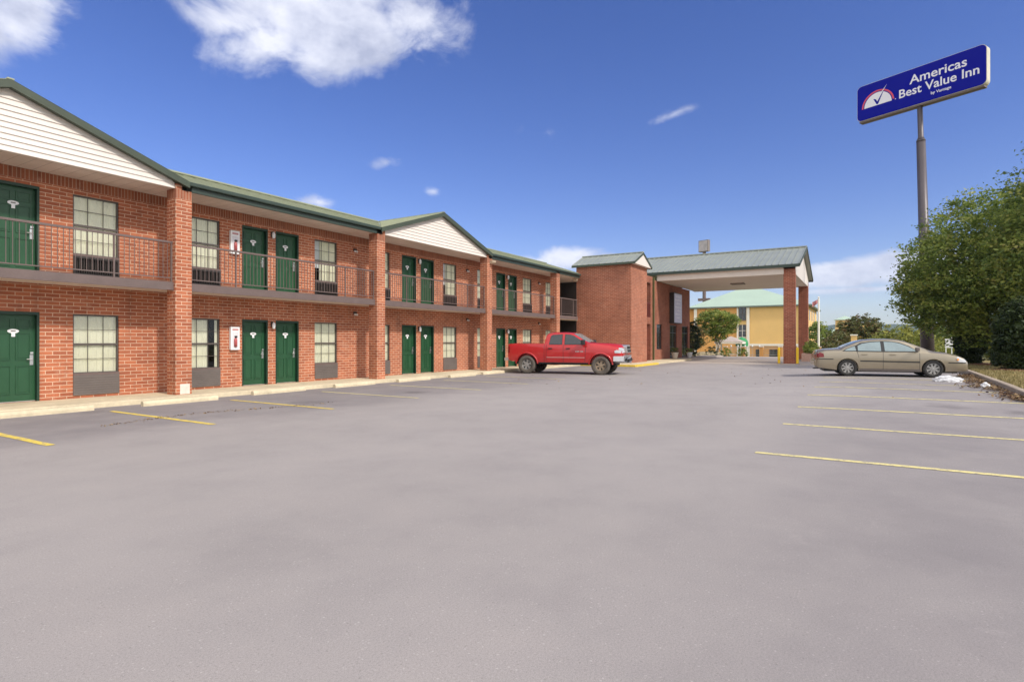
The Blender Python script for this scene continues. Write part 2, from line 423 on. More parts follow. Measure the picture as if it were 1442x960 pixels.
for i in range(len(us) - 1):
    for j in range(n - 1): b.f.append((i * n + j, i * n + j + 1, (i + 1) * n + j + 1, (i + 1) * n + j))
tag(b.build('lawn', LAWN, smooth=True), kind='structure')
# grass blades along the near lawn edge
def scatter(name, m, pts, size, flat=False, kind='stuff', parent=None, label=None):
    N = len(pts); rs = np.random.RandomState(3)
    P = np.array(pts); V = np.zeros((N, 4, 3)); ang = rs.rand(N) * 6.28
    s = size * (.6 + .8 * rs.rand(N))
    d1 = np.stack([np.cos(ang), np.sin(ang), np.zeros(N)], 1)
    if flat:
        d2 = np.stack([-np.sin(ang), np.cos(ang), rs.randn(N) * .35], 1); d1[:, 2] = rs.randn(N) * .35
        for k, (a, c) in enumerate(((-1, 0), (0, -.6), (1, 0), (0, .6))): V[:, k] = P + d1 * (s * a)[:, None] + d2 * (s * c)[:, None]
    else:
        lean = rs.randn(N, 3) * .35; lean[:, 2] = 1
        V[:, 0] = P - d1 * (s * .12)[:, None]; V[:, 1] = P + d1 * (s * .12)[:, None]
        V[:, 2] = P + d1 * (s * .03)[:, None] + lean * s[:, None]; V[:, 3] = P - d1 * (s * .03)[:, None] + lean * s[:, None]
    me = bpy.data.meshes.new(name)
    me.from_pydata(V.reshape(-1, 3).tolist(), [], np.arange(N * 4).reshape(N, 4).tolist())
    at = me.attributes.new('tint', 'FLOAT', 'POINT'); at.data.foreach_set('value', np.repeat(rs.rand(N), 4).astype(np.float32))
    me.materials.append(m); o = bpy.data.objects.new(name, me); col.objects.link(o)
    if parent: o.parent = parent
    if kind: o['kind'] = kind
    return o
GRASS = leaf_mat('grass_blades', [(.2, (.15, .14, .05)), (.5, (.27, .22, .09)), (.8, (.42, .33, .16))])
pts = []
for i in range(26000):
    u = 14 + 32 * rnd.random() ** 1.2; v = kv(u) - .2 - 5.5 * rnd.random() ** 1.4
    pts.append((u, v, gz(u, v) + .12))
tag(scatter('grass', GRASS, pts, .075), kind='stuff', label='short dry grass behind the right kerb', cat='grass')
# leaf litter
pts = []
for i in range(2600):
    u = rnd.uniform(17.5, 29); v = kv(u) + .05 + abs(rnd.gauss(0, .30)) * (1.25 if 21 < u < 26 else .8); k = gz(u, v)
    if rnd.random() < .62 + .38 * math.sin(u * 2.1): pts.append((u, v, k + .02 + .05 * rnd.random()))
tag(scatter('fallen_leaves', LEAF_B, pts, .045, True), kind='stuff', label='drift of brown leaves in the gutter beside the sedan', cat='leaves')
pts = []
for i in range(520):
    t = rnd.random(); u = 5.0 + 5.2 * t; v = 11.75 + .35 * math.sin(t * 5) + rnd.gauss(0, .05 + .05 * math.sin(t * 9) ** 2)
    if rnd.random() > t * .75: pts.append((u, v, .008 + .012 * rnd.random()))
tag(scatter('fallen_leaves', LEAF_B, pts, .018, True), kind='stuff', label='thin line of brown leaf crumbs across the left stalls', cat='leaves')
pts = []
for i in range(160):
    u = rnd.uniform(16, 44); v = rnd.uniform(-3, 13); pts.append((u, v, gz(u, v) + .012))
tag(scatter('fallen_leaves', LEAF_B, pts, .035, True), kind='stuff', label='single dry leaves dotted over the open parking lot', cat='leaves')

# wheel stops
stop = MB()
prof = [(-.075, 0), (-.075, .06), (-.045, .12), (.045, .12), (.075, .06), (.075, 0)]
for x in (-.92, .92):
    for y, z in prof: stop.v.append((x, y, z))
for k in range(5): stop.f.append((k, k + 1, k + 7, k + 6))
stop.f += [tuple(range(6)), tuple(range(11, 5, -1))]
ws0 = None
ORD = ['before the window beside the nearest green door', 'in front of the nearest pillar', 'before the paired doors past the first pillar',
       'left of the second brick pillar', 'just past the second brick pillar', 'under the narrow window before the third pillar', 'beside the pickup tail',
       'hidden partly behind the pickup']
spots = [(5.2, 14.75), (8.0, 14.6), (11.1, 14.95), (14.1, 14.95), (17.1, 14.9), (20.2, 14.85), (22.7, 14.9), (2.0, 14.7)]
for i, (u, v) in enumerate(spots):
    if i == 0: o = stop.build('wheel_stop', CONC, bevel=.012); ws0 = o
    else: o = ws0.copy(); col.objects.link(o)
    o.location = (u, v, 0); o.rotation_euler = (0, 0, R(rnd.uniform(-1, 2)))
    tag(o, 'cream concrete wheel stop ' + (ORD[i] if i < 7 else 'nearest the camera at far left'), 'wheel stop', 'wheel stops along the motel walkway')

# ------------------------------------------------------------------ motel building
motel = empty('motel_building', (18, 18, 0), label='two storey red brick motel with green doors, balcony and drive-through canopy', cat='building')
bpy.context.view_layer.update()
def P(o):
    """parent a world-space mesh to the motel root"""
    o.parent = motel; o.matrix_parent_inverse = Matrix.Translation(-motel.location); return o
WV = 16.8; PV = 15.55; BAY = 7.4; PC0 = 8.58
D1 = 3.11      # deck top
CEILZ = 5.60
def wall_x(b, u0, u1, z0, z1, v, thick, holes):
    """wall in a v-plane facing -v with rectangular holes (a,b,c,d)"""
    us = sorted({u0, u1, *[h[0] for h in holes], *[h[1] for h in holes]})
    zs = sorted({z0, z1, *[h[2] for h in holes], *[h[3] for h in holes]})
    us = [x for x in us if u0 <= x <= u1]; zs = [z for z in zs if z0 <= z <= z1]
    for i in range(len(us) - 1):
        for j in range(len(zs) - 1):
            cu, cz = (us[i] + us[i + 1]) / 2, (zs[j] + zs[j + 1]) / 2
            if any(h[0] < cu < h[1] and h[2] < cz < h[3] for h in holes): continue
            b.quad((us[i], v, zs[j]), (us[i + 1], v, zs[j]), (us[i + 1], v, zs[j + 1]), (us[i], v, zs[j + 1]))
    for a, c, d, e in holes:
        b.quad((a, v, d), (a, v + thick, d), (a, v + thick, e), (a, v, e)); b.quad((c, v, d), (c, v, e), (c, v + thick, e), (c, v + thick, d))
        b.quad((a, v, e), (a, v + thick, e), (c, v + thick, e), (c, v, e)); b.quad((a, v, d), (c, v, d), (c, v + thick, d), (a, v + thick, d))
DO = [(2.52, 3.45), (3.74, 4.67)]; WO = [(.75, 1.79), (5.35, 6.39)]
doors = []; wins = []; holes = []
for k in range(-2, 4):
    pc = PC0 + BAY * k
    for fl, zb in enumerate((WALK, D1)):
        for a, c in DO:
            if pc + a < -2 or k == 3: continue
            holes.append((pc + a, pc + c, zb, zb + 2.12)); doors.append((pc + a, pc + c, zb, k, fl))
        for a, c in WO:
            if pc + a < -2 or (k == 3 and a > 2): continue
            holes.append((pc + a, pc + c, zb + .07, zb + 2.1)); wins.append((pc + a, pc + c, zb + .07, k, fl))
b = MB()
wall_x(b, -10, 33.4, 0, 5.75, WV, .2, holes)
b.box(-10.2, -10, WV, 23.2, 0, 5.75)
b.box(-10, 52, 23.1, 23.3, 0, 5.75)
b.box(33.2, 33.42, WV + .003, 23.1, 0, 5.75)
P(b.build('brick_wall', BRICK))
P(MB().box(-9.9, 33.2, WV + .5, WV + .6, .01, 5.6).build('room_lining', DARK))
# doors
def make_door():
    d = MB()
    d.box(.05, .88, .13, .17, 0.02, 2.05)
    x0, x1 = .05, .88
    pan = [(.14, .42), (.51, .79)]
    for a, c in pan:
        for z0, z1 in ((.18, .85), (.98, 1.62), (1.72, 1.95)):
            for q, e in ((0, .012), (.045, .004)):
                pass
            # raised moulding ring with raised field
            for (p0, p1, p2, p3) in ((a, c, z0, z0 + .018), (a, c, z1 - .018, z1), (a, a + .018, z0 + .018, z1 - .018), (c - .018, c, z0 + .018, z1 - .018)):
                d.box(p0, p1, .114, .131, p2, p3)
            d.box(a + .05, c - .05, .120, .131, z0 + .05, z1 - .05)
    o = d.build('door', DOORG)
    f = MB(); f.box(0, .05, .002, .2, 0, 2.12); f.box(.88, .93, .002, .2, 0, 2.12); f.box(.05, .88, .002, .2, 2.05, 2.12); f.build('door_frame', DOORF, o)
    MB().box(.05, .88, .10, .2, -.0, .02).build('threshold', SILVER, o)
    h = MB(); h.box(.775, .845, .105, .13, .86, 1.10); h.tube([(.81, .105, 1.0), (.81, .06, 1.0), (.70, .055, 1.0)], .012, 8); h.box(.78, .84, .09, .13, 1.12, 1.17)
    h.build('door_handle', SILVER, o)
    pl = MB(); pl.prism([(.465 + .11 * math.cos(t * .3927), 1.66 + .05 * math.sin(t * .3927)) for t in range(16)], lambda x, z: (x, .108, z), lambda x, z: (x, .114, z))
    pl.box(.43, .50, .105, .113, 1.53, 1.615)
    pl.build('number_plate', WHITEP, o)
    tb = MB(); tb.box(.42, .51, .1055, .1075, 1.648, 1.672); tb.build('number', BROWNG, pl_o := o.children[-1])
    return o
door0 = make_door()
first = True
for a, c, zb, k, fl in doors:
    o = door0 if first else copy_tree(door0); first = False
    o.location = (a, WV, zb); P(o)
# windows
def make_window(fl, style):
    W, H = 1.04, 2.03
    f = MB(); zs = .52   # sill height above opening base
    f.box(0, .035, .04, .1, zs, H); f.box(W - .035, W, .04, .1, zs, H); f.box(.035, W - .035, .04, .1, H - .035, H); f.box(.035, W - .035, .04, .1, zs, zs + .05)
    zm = (zs + H) / 2
    f.box(.035, W - .035, .035, .09, zm - .025, zm + .025)
    for i in (1, 2): x = W * i / 3; f.box(x - .006, x + .006, .055, .07, zs + .05, H - .035)
    for z in (zm - (zm - zs) / 2 + .01, zm + (H - zm) / 2 - .005): f.box(.035, W - .035, .054, .069, z - .006, z + .006)
    o = f.build('window', mat('window_bronze', (.085, .07, .062), .45))
    MB().quad((.03, .075, zs), (W - .03, .075, zs), (W - .03, .075, H), (.03, .075, H)).build('window_pane', GLASS, o)
    cu = MB(); x0, x1 = (.03, W - .03) if style == 0 else ((.03, W * .68) if style == 1 else (.3, W - .03))
    n = 90; rows = []
    for i in range(n + 1):
        x = x0 + (x1 - x0) * i / n; y = .105 + .010 * math.sin(x * 46 + 1.3 * math.sin(x * 7)) + .005 * math.sin(x * 91)
        cu.v += [(x, y, zs), (x, y, H)]
    for i in range(n): cu.f.append((2 * i, 2 * i + 2, 2 * i + 3, 2 * i + 1))
    cu.build('curtain', CURT, o, smooth=True)
    if style == 1:
        cu = MB()
        for i in range(10):
            x = W * .88 + .012 * i; y = .105 + .01 * math.sin(x * 60); cu.v += [(x, y, zs), (x, y, H)]
        for i in range(9): cu.f.append((2 * i, 2 * i + 2, 2 * i + 3, 2 * i + 1))
        cu.build('curtain', CURT, o, smooth=True)
    if style == 2: MB().box(.03, .3, .13, .15, zs + .5, H).build('reflection_panel', WHITEP, o)  # white panel stands in for the bright reflection in this pane
    g = MB(); 
    if fl == 0:
        g.box(-.0, W, -.03, .1, .0, .50)
        for i in range(7): g.box(.03, W - .03, -.036, -.029, .06 + i * .06, .085 + i * .06)
        g.build('air_conditioner_cover', BROWNG, o, bevel=.008)
    else:
        g.box(0, W, .06, .1, 0, .50); g.box(0, .05, -.03, .06, 0, .5); g.box(W - .05, W, -.03, .06, 0, .5); g.box(.05, W - .05, -.03, .06, .45, .5); g.box(.05, W - .05, -.03, .06, 0, .07)
        for i in range(18): g.box(.07 + i * .052, .085 + i * .052, -.02, .06, .07, .45)
        g.build('air_conditioner_grille', DARKB, o)
    s = MB(); s.box(-.0, W, -.025, .05, .502, .55); s.build('sill', BROWN, o)
    return o
wproto = {}
for a, c, zb, k, fl in wins:
    style = 1 if (k == 0 and a - (PC0 + BAY * k) < 2 and fl == 0) else (2 if (fl == 1 and k == 0 and a - PC0 > 2) or (fl == 1 and k == 1 and a - PC0 - BAY > 2) else 0)
    key = (fl, style)
    if key not in wproto: wproto[key] = o = make_window(fl, style)
    else: o = copy_tree(wproto[key])
    o.location = (a, WV, zb); P(o)
# pillars
pil = MB(); pil.box(-.215, .215, 0, .42, 0, 5.72 - WALK); p0 = None
for k in range(-1, 4):
    if p0 is None: o = p0 = pil.build('pillar', BRICK)
    else: o = p0.copy(); col.objects.link(o)
    o.location = (PC0 + BAY * k, PV, WALK); P(o)
    if k == 0:
        MB().box(PC0 - .1, PC0 + .16, PV - .004, PV, WALK + .01, WALK + .28).build('mortar_patch', mat('pale_mortar', (.72, .60, .52), .9, var=.2, scale=9), o).matrix_parent_inverse = Matrix.Translation((-PC0, -PV, -WALK))
# deck and railings per bay
def railing(u0, u1, v=15.72):
    r = MB(); zb = D1
    r.box(u0, u1, v - .03, v + .03, zb + 1.04, zb + 1.09); r.box(u0, u1, v - .015, v + .015, zb + .10, zb + .125)
    n = int((u1 - u0) / .115)
    for i in range(1, n):
        x = u0 + (u1 - u0) * i / n; r.box(x - .006, x + .006, v - .006, v + .006, zb + .125, zb + 1.04)
    for x in (u0 + .02, u0 + (u1 - u0) / 5, u1 - (u1 - u0) / 5, u1 - .02): r.box(x - .018, x + .018, v - .018, v + .018, zb, zb + 1.04)
    return P(r.build('railing', BROWN))
edges = [-9.9] + [PC0 + BAY * k for k in range(-1, 4)] + [33.75]
for i in range(len(edges) - 1):
    a = edges[i] + (.217 if i else 0); c = edges[i + 1] - (.217 if i < len(edges) - 2 else 0)
    railing(a, c)
    d = MB(); d.box(a, c, 15.64, 15.70, 2.90, D1 + .003); P(d.build('deck_fascia', BROWN))
d = MB(); d.box(-9.9, 33.75, 15.98, WV - .002, 2.92, D1); d.prism([(33.75, 15.7), (36.05, 16.75), (36.05, WV - .002), (33.75, WV - .002)], lambda x, y: (x, y, 2.92), lambda x, y: (x, y, D1)); 
for i in range(len(edges) - 1):
    a = edges[i] + (.217 if i else 0); c = edges[i + 1] - (.217 if i < len(edges) - 2 else 0); d.box(a, c, 15.70, 15.98, 2.92, D1)
P(d.build('balcony_deck', TRIMW))
d = MB(); d.box(33.42, 36.0, WV, 18.99, 2.92, D1); P(d.build('balcony_deck', DARKB))  # deck piece coloured dark to carry the breezeway shade
# breezeway back wall, door and stair soffit
P(MB().box(33.42, 36.0, 19.0, 19.1, WALK, 5.75).build('breezeway_wall', DARKB)); P(MB().box(36.0, 36.055, WV + .004, 19.1, WALK, 5.75).build('breezeway_wall', DARKB))  # near-black walls, the deep recess shade is put into their colour
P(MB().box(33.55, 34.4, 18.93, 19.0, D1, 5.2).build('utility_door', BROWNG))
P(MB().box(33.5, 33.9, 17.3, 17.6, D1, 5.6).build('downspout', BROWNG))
# soffit and roof
EV = 15.55; EZ = 5.82; RV = 19.35; SL = 1.25 / 3.8; RZ = EZ + (RV - EV) * SL
d = MB(); d.box(-10.5, 33.8, 15.62, WV, CEILZ, CEILZ + .02); d.prism([(33.8, 15.62), (36.05, 16.75), (36.05, WV), (33.8, WV)], lambda x, y: (x, y, CEILZ), lambda x, y: (x, y, CEILZ + .02)); d.box(33.42, 36.0, WV, 20.4, CEILZ, CEILZ + .02); P(d.build('soffit', SOFFIT))
bays_g = [(-1.0 + PC0 - BAY * 2 + .0, 0)]
gables = [PC0 - BAY / 2, PC0 + BAY * 1.5]      # gable centres in view (bay 0 and bay 2)
def rooftop(b, pts, dirv, nrm, spacing=.41):
    pass
r = MB()
# main roof panels: front slope between gables continues beneath them
def eq(u): return [(u, EV, EZ)]
hb = BAY / 2; vb = 15.68; zb_ = EZ + (vb - EV) * SL - .004
prv = -10.5
for g_ in gables:
    r.quad((prv, EV, EZ), (g_ - hb, EV, EZ), (g_ - hb, RV, RZ), (prv, RV, RZ))
    r.quad((g_ - hb, vb, zb_), (g_ + hb, vb, zb_), (g_ + hb, RV, RZ - .004), (g_ - hb, RV, RZ - .004)); prv = g_ + hb
r.quad((prv, EV, EZ), (33.85, EV, EZ), (36.05, EV + 1.15, EZ + 1.15 * SL), (36.05, RV, RZ), (prv, RV, RZ))
r.quad((-10.5, RV, RZ), (36.3, RV, RZ), (36.3, 23.6, RZ - 4.25 * SL), (-10.5, 23.6, RZ - 4.25 * SL))
r.quad((-10.5, EV, EZ - .03), (-10.5, RV, RZ - .03), (-10.5, 23.6, RZ - 4.25 * SL - .03), (-10.5, 23.3, 5.6), (-10.5, EV, 5.6))
u = -10.3
while u < 36.2:
    inside = [g for g in gables if abs(u - g) < BAY / 2]
    v0 = EV
    if u > 33.85: v0 = EV + (u - 33.85) * .53
    if inside: v0 = EV + (BAY / 2 - abs(u - inside[0]))
    if RV - v0 > .1:
        z0 = EZ + (v0 - EV) * SL
        r.bar((u, v0, z0 + .012), (u, RV, RZ + .012), .03, .035)
    u += .41
r.bar((-10.5, RV, RZ + .03), (36.3, RV, RZ + .03), .22, .05)
P(r.build('roof', ROOF))
GSL = 1.25 / (BAY / 2)
for gi, gc in enumerate(gables):
    g = MB(); vf = 15.42; h = BAY / 2 + .1; zE = EZ + .01 - .1 * GSL + .02; apex = EZ + .03 + 1.25
    for s in (-1, 1):
        g.quad((gc, vf, apex), (gc, RV + .0, apex), (gc + s * BAY / 2, EV, EZ + .03), (gc + s * h, EV - .02, zE), (gc + s * h, vf, zE))
        v = vf + .1
        while v < RV:
            d = max(0, v - EV) if v > EV else 0
            x1 = BAY / 2 - d if v > EV else h
            if x1 > .15:
                g.bar((gc, v, apex + .012), (gc + s * x1, v, apex - x1 * GSL + .012), .03, .035)
            v += .41
    g.bar((gc, vf + .01, apex + .012), (gc, RV, apex + .012), .12, .03)
    P(g.build('gable_roof', ROOF))
    # rake boards
    g = MB()
    for s in (-1, 1):
        g.quad((gc, vf, apex - .005), (gc + s * h, vf, zE - .005), (gc + s * h, vf, zE - .17), (gc, vf, apex - .17))
        g.quad((gc, vf, apex - .17), (gc + s * h, vf, zE - .17), (gc + s * h, 15.56, zE - .17), (gc, 15.56, apex - .17))
    P(g.build('rake_trim', RAKE))
    # lapped siding
    g = MB(); z = CEILZ; zt = apex - .12; hw = BAY / 2 - .22
    step = .125
    while z < zt - .02:
        z1 = min(z + step, zt)
        w0 = min(hw, (zt - z) / GSL); w1 = min(hw, max(.0, (zt - z1) / GSL))
        g.quad((gc - w0, 15.575, z), (gc + w0, 15.575, z), (gc + w1, 15.60, z1), (gc - w1, 15.60, z1))
        g.quad((gc - w0, 15.575, z), (gc + w0, 15.575, z), (gc + w0, 15.60, z), (gc - w0, 15.60, z))
        z = z1
    P(g.build('gable_siding', SIDING))
    P(MB().box(gc - hw, gc + hw, 15.606, 15.63, CEILZ - .004, CEILZ + .04).build('gable_backing', TRIMW))
# eave fascia with gutter
def eave(a, c):
    g = MB(); g.box(a, c, 15.55, 15.62, CEILZ - .02, EZ - .01); P(g.build('fascia', GREEN))
    gg = MB(); gg.box(a, c, 15.45, 15.548, EZ - .10, EZ + .01); P(gg.build('gutter', GREEN, bevel=.02))
for a, c in ((-10.5, gables[0] - BAY / 2 - .2), (gables[0] + BAY / 2 - .05, gables[1] - BAY / 2 + .05), (gables[1] + BAY / 2 - .05, 33.85)): eave(a, c)
# wall lanterns between the paired doors, emergency lamps, extinguisher cabinets
def lantern():
    m = MB(); m.box(-.04, .04, -.02, 0, -.09, .09); m.tube([(0, 0, .07), (0, -.09, .09)], .012, 6)
    o = m.build('wall_lamp', DARKB)
    s = MB(); s.lathe([(.03, -.14), (.05, -.10), (.055, 0.0), (.035, .05), (0.001, .08)], 12, c=(0, -.1, 0)); s.build('lamp_shade', WHITEP, o, smooth=True); return o
l0 = None
for k in range(-1, 3):
    for zb in (WALK, D1):
        o = lantern() if l0 is None else copy_tree(l0)
        if l0 is None: l0 = o
        o.location = (PC0 + BAY * k + 3.595, WV - .001, zb + 1.98); P(o)
def spot():
    m = MB(); m.box(-.07, .07, -.05, 0, -.04, .06)
    o = m.build('emergency_light', DARKB)
    for x in (-.05, .05): MB().lathe([(.001, -.02), (.035, -.01), (.04, .03), (.001, .05)], 10, axis='y', c=(x, -.09, -.05)).build('lamp_head', WHITEP, o, smooth=True)
    return o
s0 = None
for k in (0, 1, 2):
    for zz in (2.62, 5.05):
        o = spot() if s0 is None else copy_tree(s0)
        if s0 is None: s0 = o
        o.location = (PC0 + BAY * k + 7.25, WV - .001, zz); P(o)
fl = MB(); fl.box(-.09, .09, -.16, 0, -.1, .06); fl.lathe([(.04, -.05), (.09, .1), (.001, .1)], 14, axis='y', c=(.02, -.28, -.04))
o = P(fl.build('flood_light', mat('tan_lamp_housing', (.45, .36, .25), .5))); o.location = (PC0 + BAY * 2 + .1, PV - .001, 5.42)
o = o.copy(); col.objects.link(o); o.location = (33.7, 15.95, 5.5); P(o)
cab0 = None
CABL = {(0, 0): 'white ground floor extinguisher cabinet left of the first paired green doors', (0, 1): 'white balcony extinguisher cabinet left of the first paired green doors'}
for (k, f), lab in CABL.items():
    if cab0 is None:
        cab0 = c0 = empty('fire_extinguisher_cabinet')
        m = MB(); m.box(0, .3, -.10, 0, 0, .72); m.build('case', WHITEP, c0, bevel=.01)
        MB().box(.05, .25, -.104, -.1, .08, .55).build('glazed_front', mat('pale_pane', (.68, .64, .66), .15), c0)
        e = MB(); e.lathe([(.001, .10), (.05, .10), (.05, .33), (.02, .38), (.001, .38)], 14, c=(.15, -.108, 0)); eo = e.build('fire_extinguisher', REDP, c0, smooth=True)
        MB().box(.12, .20, -.13, -.10, .38, .44).build('valve', BLACKP, eo)
        for z in (.60, .635, .665): pass
        MB().box(.05, .25, -.103, -.1, .60, .66).build('sign_band', mat('faded_red_lettering', (.5, .25, .25), .6, var=.6, scale=60), c0)
        o = c0
    else: o = copy_tree(cab0)
    o.location = (PC0 + BAY * k + 2.08, WV, (WALK if f == 0 else D1) + 1.15)
    tag(o, lab, 'extinguisher cabinet')
# conduit by the second pillar
P(MB().tube([(PC0 + BAY + .66, WV - .03, WALK), (PC0 + BAY + .66, WV - .03, 5.6)], .022, 8).build('conduit', WHITEP))

# --- stair tower
TU0, TU1, TV0, TV1 = 36.06, 39.25, 12.9, 16.83
b = MB(); b.box(TU0, TU1, TV0, TV1, 0, 6.72)
P(b.build('stair_tower', BRICK2))
tc = (TU0 + TU1) / 2; hw = (TU1 - TU0) / 2 + .22; ez = 6.70; rz = 7.5
r = MB(); v0, v1 = TV0 - .3, TV1 + .25
for s in (-1, 1):
    r.quad((tc, v0, rz), (tc, v1, rz), (tc + s * hw, v1, ez), (tc + s * hw, v0, ez))
    r.quad((tc, v0, rz - .06), (tc, v1, rz - .06), (tc + s * hw, v1, ez - .06), (tc + s * hw, v0, ez - .06))
    v = v0 + .03
    while v < v1: r.bar((tc, v, rz + .015), (tc + s * hw, v, ez + .015), .04, .05); v += .4
r.bar((tc, v0, rz + .03), (tc, v1, rz + .03), .2, .06)
P(r.build('tower_roof', ROOF_G))
r = MB(); r.box(tc - hw - .02, tc - hw + .06, v0, v1, ez - .14, ez - .01); r.box(tc + hw - .06, tc + hw + .02, v0, v1, ez - .14, ez - .01)
for s in (-1, 1): r.bar((tc, v0 + .01, rz - .07), (tc + s * hw, v0 + .01, ez - .07), .05, .13)
P(r.build('tower_fascia', RAKE))
P(MB().quad((tc - hw + .1, TV0 - .004, 6.62), (tc + hw - .1, TV0 - .004, 6.62), (tc, TV0 - .004, 7.36)).quad((tc - hw + .06, v0 + .02, 6.6), (tc - hw + .06, TV0, 6.6), (tc + hw - .06, TV0, 6.6), (tc + hw - .06, v0 + .02, 6.6)).quad((tc - hw + .06, v0 + .03, 6.6), (tc + hw - .06, v0 + .03, 6.6), (tc, v0 + .03, 7.4)).build('tower_gable', SIDING))

# --- lobby block
b = MB(); LV = 13.5
wall_x(b, TU1, 42.42, 0, 6.35, LV, .35, [(40.6, 41.9, WALK, 2.8), (40.6, 41.9, 3.3, 5.85)])
wall_x(b, 42.42, 53.25, 0, 6.14, LV, .2, [(43.4, 44.8, .9, 2.85), (46.9, 49.0, WALK, 2.85), (50.6, 52.7, WALK, 2.85)])
b.quad((53.25, LV, 0), (53.25, 23.2, 0), (53.25, 23.2, 6.14), (53.25, LV, 6.14))
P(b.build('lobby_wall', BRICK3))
P(MB().box(39.4, 53.1, LV + 1.8, LV + 1.9, 0, 6.1).build('lobby_lining', DARK))
P(MB().box(40.6, 41.9, LV + .25, LV + .3, WALK, 2.8).build('side_door', MAROON))
r = MB(); r.box(40.6, 41.9, LV + .02, LV + .06, 4.3, 4.36)
for i in range(12): x = 40.66 + i * .107; r.box(x, x + .02, LV + .03, LV + .05, 3.3, 4.3)
P(r.build('railing', MAROON))
P(MB().box(42.36, 42.52, LV - .12, LV - .002, .1, 6.3).build('downspout', OLIVE))
for a, c, z0 in ((43.4, 44.8, .9), (46.9, 49.0, WALK), (50.6, 52.7, WALK)):
    f = MB(); n = 2
    f.box(a, a + .06, LV + .08, LV + .14, z0, 2.85); f.box(c - .06, c, LV + .08, LV + .14, z0, 2.85); f.box(a + .06, c - .06, LV + .08, LV + .14, 2.79, 2.85); f.box(a + .06, c - .06, LV + .08, LV + .14, z0, z0 + .07)
    f.box((a + c) / 2 - .03, (a + c) / 2 + .03, LV + .08, LV + .14, z0 + .07, 2.79); f.box(a + .06, c - .06, LV + .09, LV + .13, 2.2, 2.25)
    o = P(f.build('lobby_window' if z0 > .5 else 'lobby_entrance', DARKB))
    q = MB().box(a + .06, c - .06, LV + .105, LV + .112, z0 + .07, 2.79).build('glass_pane', GLASSD, o); q.matrix_parent_inverse = Matrix.Translation(-motel.location)
    q.matrix_parent_inverse = Matrix()
# wall sign box
sgn = empty('wall_sign', (48.0, LV, 3.0), label='tall lilac illuminated sign box with dark sides on the lobby wall', cat='sign')
MB().box(-1.2, 1.2, -.37, 0, 0, 2.5).build('sign_box', DARKB, sgn)
MB().box(-1.1, 1.14, -.385, -.371, .06, 2.44).build('sign_face', mat('lilac_sign_face', (.56, .54, .70), .35, var=.1), sgn)
lm = MB()
for i, (x0, x1) in enumerate(((-.7, .75), (-.9, .9), (-.6, .5), (-.85, .9), (-.4, .7), (-.8, .6), (-.5, .4))):
    z = 2.15 - i * .29; x = x0
    while x < x1:
        w = rnd.uniform(.08, .2); lm.box(x, min(x + w, x1), -.389, -.385, z, z + rnd.choice((.10, .14))); x += w + .06
lm.build('sign_lettering', mat('pale_sign_lettering', (.78, .76, .86), .5), sgn)

# --- drive-through canopy
CU0, CU1 = 43.5, 54.3; CE = 6.78; CR = 8.72; cc = (CU0 + CU1) / 2 + .35; CV0 = 3.65; CV1 = 20.5
cuL, cuR = CU0 - .25, CU1 + 1.0
r = MB()
for ue in (cuL, cuR):
    r.quad((cc, CV0, CR), (cc, CV1, CR), (ue, CV1, CE), (ue, CV0, CE)); r.quad((cc, CV0, CR - .1), (cc, CV1, CR - .1), (ue, CV1, CE - .1), (ue, CV0, CE - .1))
    v = CV0 + .05
    while v < CV1: r.bar((cc, v, CR + .02), (ue, v, CE + .02), .05, .06); v += .42
r.bar((cc, CV0, CR + .05), (cc, CV1, CR + .05), .28, .08)
P(r.build('canopy_roof', ROOF_G))
r = MB()
for ue, s in ((cuL, -1), (cuR, 1)): r.box(ue - .03, ue + .07, CV0, CV1 if s > 0 else CV1, CE - .20, CE - .01)
P(r.build('canopy_gutter', GREEN))
r = MB()
for ue in (cuL, cuR): r.bar((cc, CV0 + .0, CR - .07), (ue, CV0 + .0, CE - .07), .06, .16)
P(r.build('canopy_rake_trim', RAKE))
# beam band and ceiling
r = MB(); r.box(CU0 - .02, CU0 + .15, 4.66, LV - .003, 6.14, 6.60); r.box(cuL + .07, CU0 - .02, 4.66, LV - .003, 6.55, 6.6); P(r.build('canopy_beam', TRIMW))
r = MB(); r.box(CU1 + .42, CU1 + .6, 4.66, LV - .003, 6.14, 6.6); P(r.build('canopy_beam', TRIMW))
r = MB(); r.box(CU0 + .15, CU1 + .42, 4.02, LV - .003, 6.17, 6.2); P(r.build('canopy_ceiling', CEIL))
ra = MB()
for u, v in ((49, 8.6), ): ra.box(u - .5, u + .5, v - .5, v + .5, 6.10, 6.17)
P(ra.build('ceiling_light', mat('ceiling_light_housing', (.22, .18, .15), .6)))
# front gable end
r = MB(); yv = 3.96
r.quad((CU0 + .6, yv, 6.14), (CU1, yv, 6.14), (CU1 + .6, yv, 6.7), (cc, yv, CR - .18), (CU0 + .1, yv, 6.7)); r.box(CU0 + .72, CU1 - .005, yv + .02, yv + .6, 6.14, 6.2)
P(r.build('canopy_gable', SIDING))
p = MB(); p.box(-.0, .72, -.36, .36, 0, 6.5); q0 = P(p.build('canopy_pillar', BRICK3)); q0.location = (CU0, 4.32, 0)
q1 = q0.copy(); col.objects.link(q1); q1.location = (CU1 - .1, 4.32, 0)

